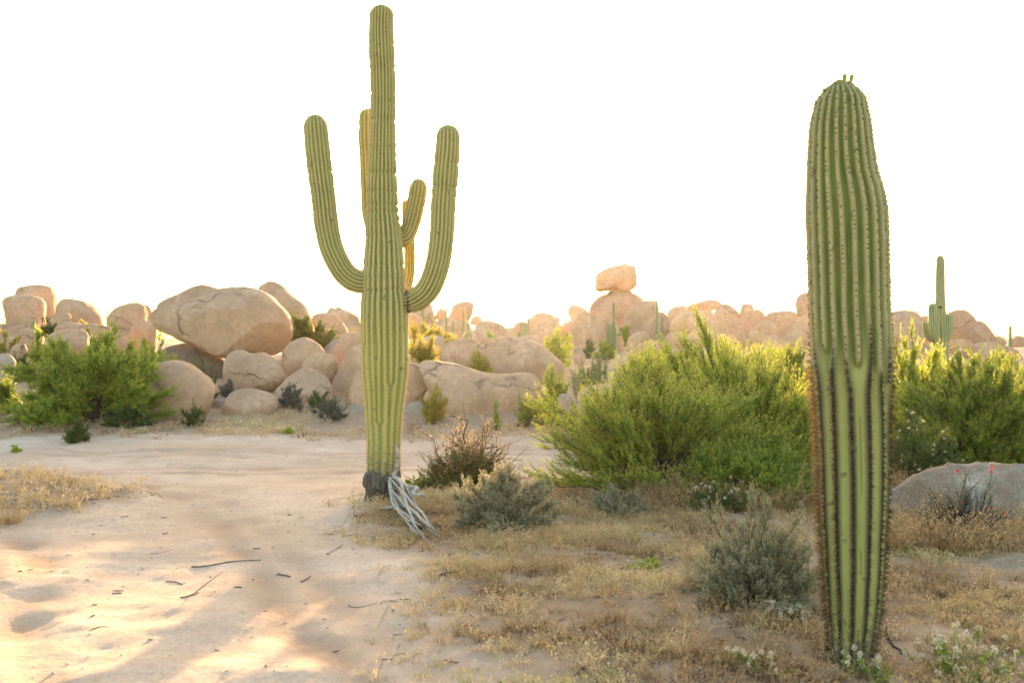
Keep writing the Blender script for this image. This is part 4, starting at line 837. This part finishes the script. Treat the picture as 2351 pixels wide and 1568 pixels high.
# ------------------------------------------------------------------ dry grass, litter, gravel
rs = np.random.RandomState(77)
def ground_pts(n, x0, x1, y0, y1, f):
    x = rs.uniform(x0, x1, n); y = rs.uniform(y0, y1, n); k = rs.rand(n) < f(x, y); return x[k], y[k]
def blades(x, y, per, hgt, width, spread, tint, head=0):
    n = len(x); m = n*per
    sc = np.repeat(rs.uniform(.45, 1.35, n), per); hh = hgt*sc*rs.uniform(.5, 1.15, m)
    a = rs.uniform(0, 2*math.pi, m); rr = np.abs(rs.normal(0, spread, m))
    bx_ = np.repeat(x, per)+np.cos(a)*rr; by_ = np.repeat(y, per)+np.sin(a)*rr; bz = H(bx_, by_)-.008
    B = np.stack([bx_, by_, bz], -1)
    an = a+rs.normal(0, .8, m); tilt = rs.uniform(.1, .95, m)
    d = nrm(np.stack([np.cos(an)*tilt, np.sin(an)*tilt, np.ones(m)], -1)); d2 = nrm(d+np.stack([np.cos(an), np.sin(an), -.4+0*an], -1)*rs.uniform(.1, .9, (m, 1)))
    s = nrm(np.cross(d, rs.normal(size=(m, 3))))*width*.5
    p1 = B+d*hh[:, None]*.55; p2 = p1+d2*hh[:, None]*.5
    V = np.stack([B+s, B-s, p1-s*.8, p1+s*.8, p2], 1).reshape(-1, 3)
    i = np.arange(m)*5
    q = np.stack([i, i+1, i+2, i+3], -1); tr = np.stack([i+3, i+2, i+4], -1)
    ti = np.repeat(np.clip(np.repeat(tint(x, y, n), per)+rs.normal(0, .08, m), 0, 1), 5); tip = np.tile([0, 0, .5, .5, 1.], m)
    out = [(V, [q, tr], ti, tip)]
    if head:
        k = rs.rand(m) < head; c = p2[k]; mm = len(c)*5; cr_ = np.repeat(c, 5, 0)+rs.normal(0, width*2.0, (mm, 3))
        dd = nrm(np.repeat(d2[k], 5, 0)+rs.normal(0, .6, (mm, 3))); sd = nrm(np.cross(dd, rs.normal(size=(mm, 3)))); a_ = width*rs.uniform(2.5, 5.5, (mm, 1))
        W_ = np.stack([cr_, cr_+dd*a_*.5+sd*width*.75, cr_+dd*a_, cr_+dd*a_*.5-sd*width*.75], 1).reshape(-1, 3)
        out.append((W_, [np.arange(len(W_)).reshape(-1, 4)], np.repeat(np.repeat(ti[::5][k], 5), 4), np.full(len(W_), 1.0)))
    return out
def stuff(name, parts, mat):
    Vs, q4, q3, ti, tp, o = [], [], [], [], [], 0
    for V, fs, a, b in parts:
        Vs.append(V); ti.append(a); tp.append(b)
        for f in fs: (q4 if f.shape[1] == 4 else q3).append(f+o)
        o += len(V)
    fl = ([np.concatenate(q4)] if q4 else [])+([np.concatenate(q3)] if q3 else [])
    g = link(name, new_mesh(name, np.concatenate(Vs), fl, {'tint': np.concatenate(ti), 'tip': np.concatenate(tp)}, [M[mat]], False)); g['kind'] = 'stuff'; return g
def patch(x, y, sc=.9, o=0): return fbm(np.stack([x*sc, y*sc, 0*x+o], -1), 3)
tint_g = lambda x, y, n: np.clip(.45+.55*patch(x, y, 1.1, 20)+rs.normal(0, .16, n)+np.where(rs.rand(n) < .08, .6, 0), 0, 1)
cov = lambda x, y: (1-np.exp(-((x-3.6)/.65)**4-((y-6.6)/.45)**4))*veg(x, y)**1.3*np.clip(.72+1.3*patch(x, y, 1.9, 8), .12, 1)
P_ = []
x, y = ground_pts(12500, -2, 5.2, 3.9, 9.5, cov); P_ += blades(x, y, 13, .058, .005, .03, tint_g, .35)
x, y = ground_pts(5600, -2, 6.6, 9.0, 12, cov); P_ += blades(x, y, 11, .08, .007, .05, tint_g, .4)
x, y = ground_pts(600, -6.6, -3.2, 8.2, 12, cov); P_ += blades(x, y, 14, .10, .008, .05, lambda x, y, n: np.clip(.62+rs.normal(0, .18, n), 0, 1), .5)
x, y = ground_pts(4200, -10, 8, 15.6, 21, lambda x, y: veg(x, y)*np.clip(.5+.8*patch(x, y, .7, 5), 0, 1)); P_ += blades(x, y, 9, .10, .011, .07, tint_g, .2)
x, y = ground_pts(600, -1.8, 5, 4.0, 8.0, lambda x, y: veg(x, y)*np.clip(patch(x, y, 1.0, 8)*1.5, 0, 1)); P_ += blades(x, y, 18, .15, .004, .03, tint_g, .8)
x, y = ground_pts(700, 1.2, 4.5, 9.0, 10.6, lambda x, y: .8+0*x); P_ += blades(x, y, 16, .26, .006, .05, lambda x, y, n: np.clip(.22+rs.normal(0, .12, n), 0, .8), .4)
x, y = ground_pts(500, -6.5, 1, 4, 15, lambda x, y: (1-veg(x, y))*np.clip(.2+.5*patch(x, y, .8, 33), 0, 1)*.35); P_ += blades(x, y, 8, .035, .005, .03, tint_g, .2)
x, y = ground_pts(520, 2.6, 5.0, 7.2, 8.15, lambda x, y: .9+0*x); P_ += blades(x, y, 18, .24, .006, .05, lambda x, y, n: np.clip(.3+rs.normal(0, .15, n), 0, .8), .5)
stuff('dry_grass', P_, 'straw')
# the taller straw plume at the left edge in the sunlight
P_ = blades(np.array([(18-CX)/F*8.8]), np.array([8.8]), 110, .27, .006, .07, lambda x, y, n: np.full(n, .45), .6)
base_t = np.array([(16-CX)/F*8.6, 8.6, 0])
e = stuff('straw_tussock', P_, 'straw'); del e['kind']; tag(e, 'tall golden straw tussock at the left edge beside the track', 'grass tussock')
def litter(n, f, x0, x1, y0, y1, sz, name, mat, flat=.6):
    x, y = ground_pts(n, x0, x1, y0, y1, f); m = len(x); u, fc = ICO[2]; s = sz*rs.uniform(.35, 1, m)**2.2+sz*.18
    sh = rs.uniform(.6, 1.3, (m, 1, 3))*np.array([1, 1, flat]); c = np.stack([x, y, H(x, y)+s*.15], -1)
    ns = 1+.25*rs.normal(size=(m, len(u), 1)).clip(-1, 1)
    V = (c[:, None]+u[None]*sh*ns*s[:, None, None]).reshape(-1, 3); f_ = (fc[None]+(np.arange(m)*len(u))[:, None, None]).reshape(-1, 3)
    g = link(name, new_mesh(name, V, f_, {'tint': np.repeat(rs.rand(m), len(u))}, [M[mat]], True)); g['kind'] = 'stuff'
litter(6500, lambda x, y: .25+.75*np.clip(patch(x, y, .9, 50), 0, 1), -5.5, 4.5, 3.9, 11, .0105, 'gravel', 'pebble')
# twig and leaf litter
x, y = ground_pts(2600, -5, 4.8, 4, 10.5, lambda x, y: .035+.8*veg(x, y)*np.clip(.4+patch(x, y, 1.2, 61), 0, 1)); m = len(x)
a = rs.uniform(0, 6.28, m); l_ = rs.uniform(.015, .085, m); c = np.stack([x, y, H(x, y)+.006], -1); dv = np.stack([np.cos(a)*l_, np.sin(a)*l_, rs.normal(0, .006, m)], -1)
V, Q = tubes(np.stack([c-dv*.5, c+dv*.1+rs.normal(0, .006, (m, 3))*[1, 1, 0], c+dv*.5], 1), np.full((m, 3), .0026)*rs.uniform(.6, 1.6, (m, 1)), 4)
g = link('twig_litter', new_mesh('twig_litter', V, Q, None, [M['twig']])); g['kind'] = 'stuff'

# ------------------------------------------------------------------ light, sky, air, camera
AZ, EL = 5.45, 5.16
sd = Vector((math.sin(R(AZ))*math.cos(R(EL)), math.cos(R(AZ))*math.cos(R(EL)), math.sin(R(EL))))
sun = bpy.data.lights.new('sun', 'SUN'); sun.energy = 5; sun.angle = R(.8); sun.color = (1, .62, .30)
so = bpy.data.objects.new('sun', sun); COL.objects.link(so); so.rotation_euler = sd.to_track_quat('Z', 'Y').to_euler(); so.location = (10, 80, 30)
w = bpy.data.worlds.new('World'); scene.world = w; w.use_nodes = True
nt = w.node_tree; bg = nt.nodes['Background']; sky = nt.nodes.new('ShaderNodeTexSky'); sky.sky_type = 'NISHITA'; sky.sun_disc = False
sky.sun_elevation = R(EL); sky.sun_rotation = R(AZ); sky.air_density = 1.0; sky.dust_density = 3.0; sky.ozone_density = 0.6; sky.altitude = 300
nt.links.new(sky.outputs[0], bg.inputs[0]); bg.inputs[1].default_value = .15
HAZE = 0.00009
if HAZE:
    v = np.array([[sx*130, yy, zz] for sx in (-1, 1) for yy in (-15, 125) for zz in (-8, 8.5)], float)
    f = np.array([[0,1,3,2],[4,6,7,5],[0,4,5,1],[2,3,7,6],[0,2,6,4],[1,5,7,3]])
    m = bpy.data.materials.new('haze'); m.use_nodes = True; m.node_tree.nodes.clear()
    out = m.node_tree.nodes.new('ShaderNodeOutputMaterial'); pv = m.node_tree.nodes.new('ShaderNodeVolumePrincipled')
    pv.inputs['Density'].default_value = HAZE; pv.inputs['Anisotropy'].default_value = .75; pv.inputs['Color'].default_value = (.98, .95, .9, 1)
    m.node_tree.links.new(pv.outputs[0], out.inputs['Volume'])
    g = link('haze', new_mesh('haze', v, f, None, [m], False)); g['kind'] = 'stuff'
cam = bpy.data.cameras.new('camera'); co = bpy.data.objects.new('camera', cam); COL.objects.link(co)
co.location = (0, 0, EYE); co.rotation_euler = (R(90), 0, 0); cam.lens = 35; cam.sensor_width = 36; cam.clip_end = 3000; cam.clip_start = .05
cam.dof.use_dof = True; cam.dof.focus_distance = 9.8; cam.dof.aperture_fstop = 3.2
scene.camera = co
vs = scene.view_settings; vs.view_transform = 'Standard'; vs.look = 'None'; vs.exposure = 3.12; vs.gamma = 1
scene.cycles.volume_bounces = 0; scene.cycles.max_bounces = 8; scene.cycles.transmission_bounces = 4; scene.cycles.diffuse_bounces = 4
scene.cycles.use_denoising = True
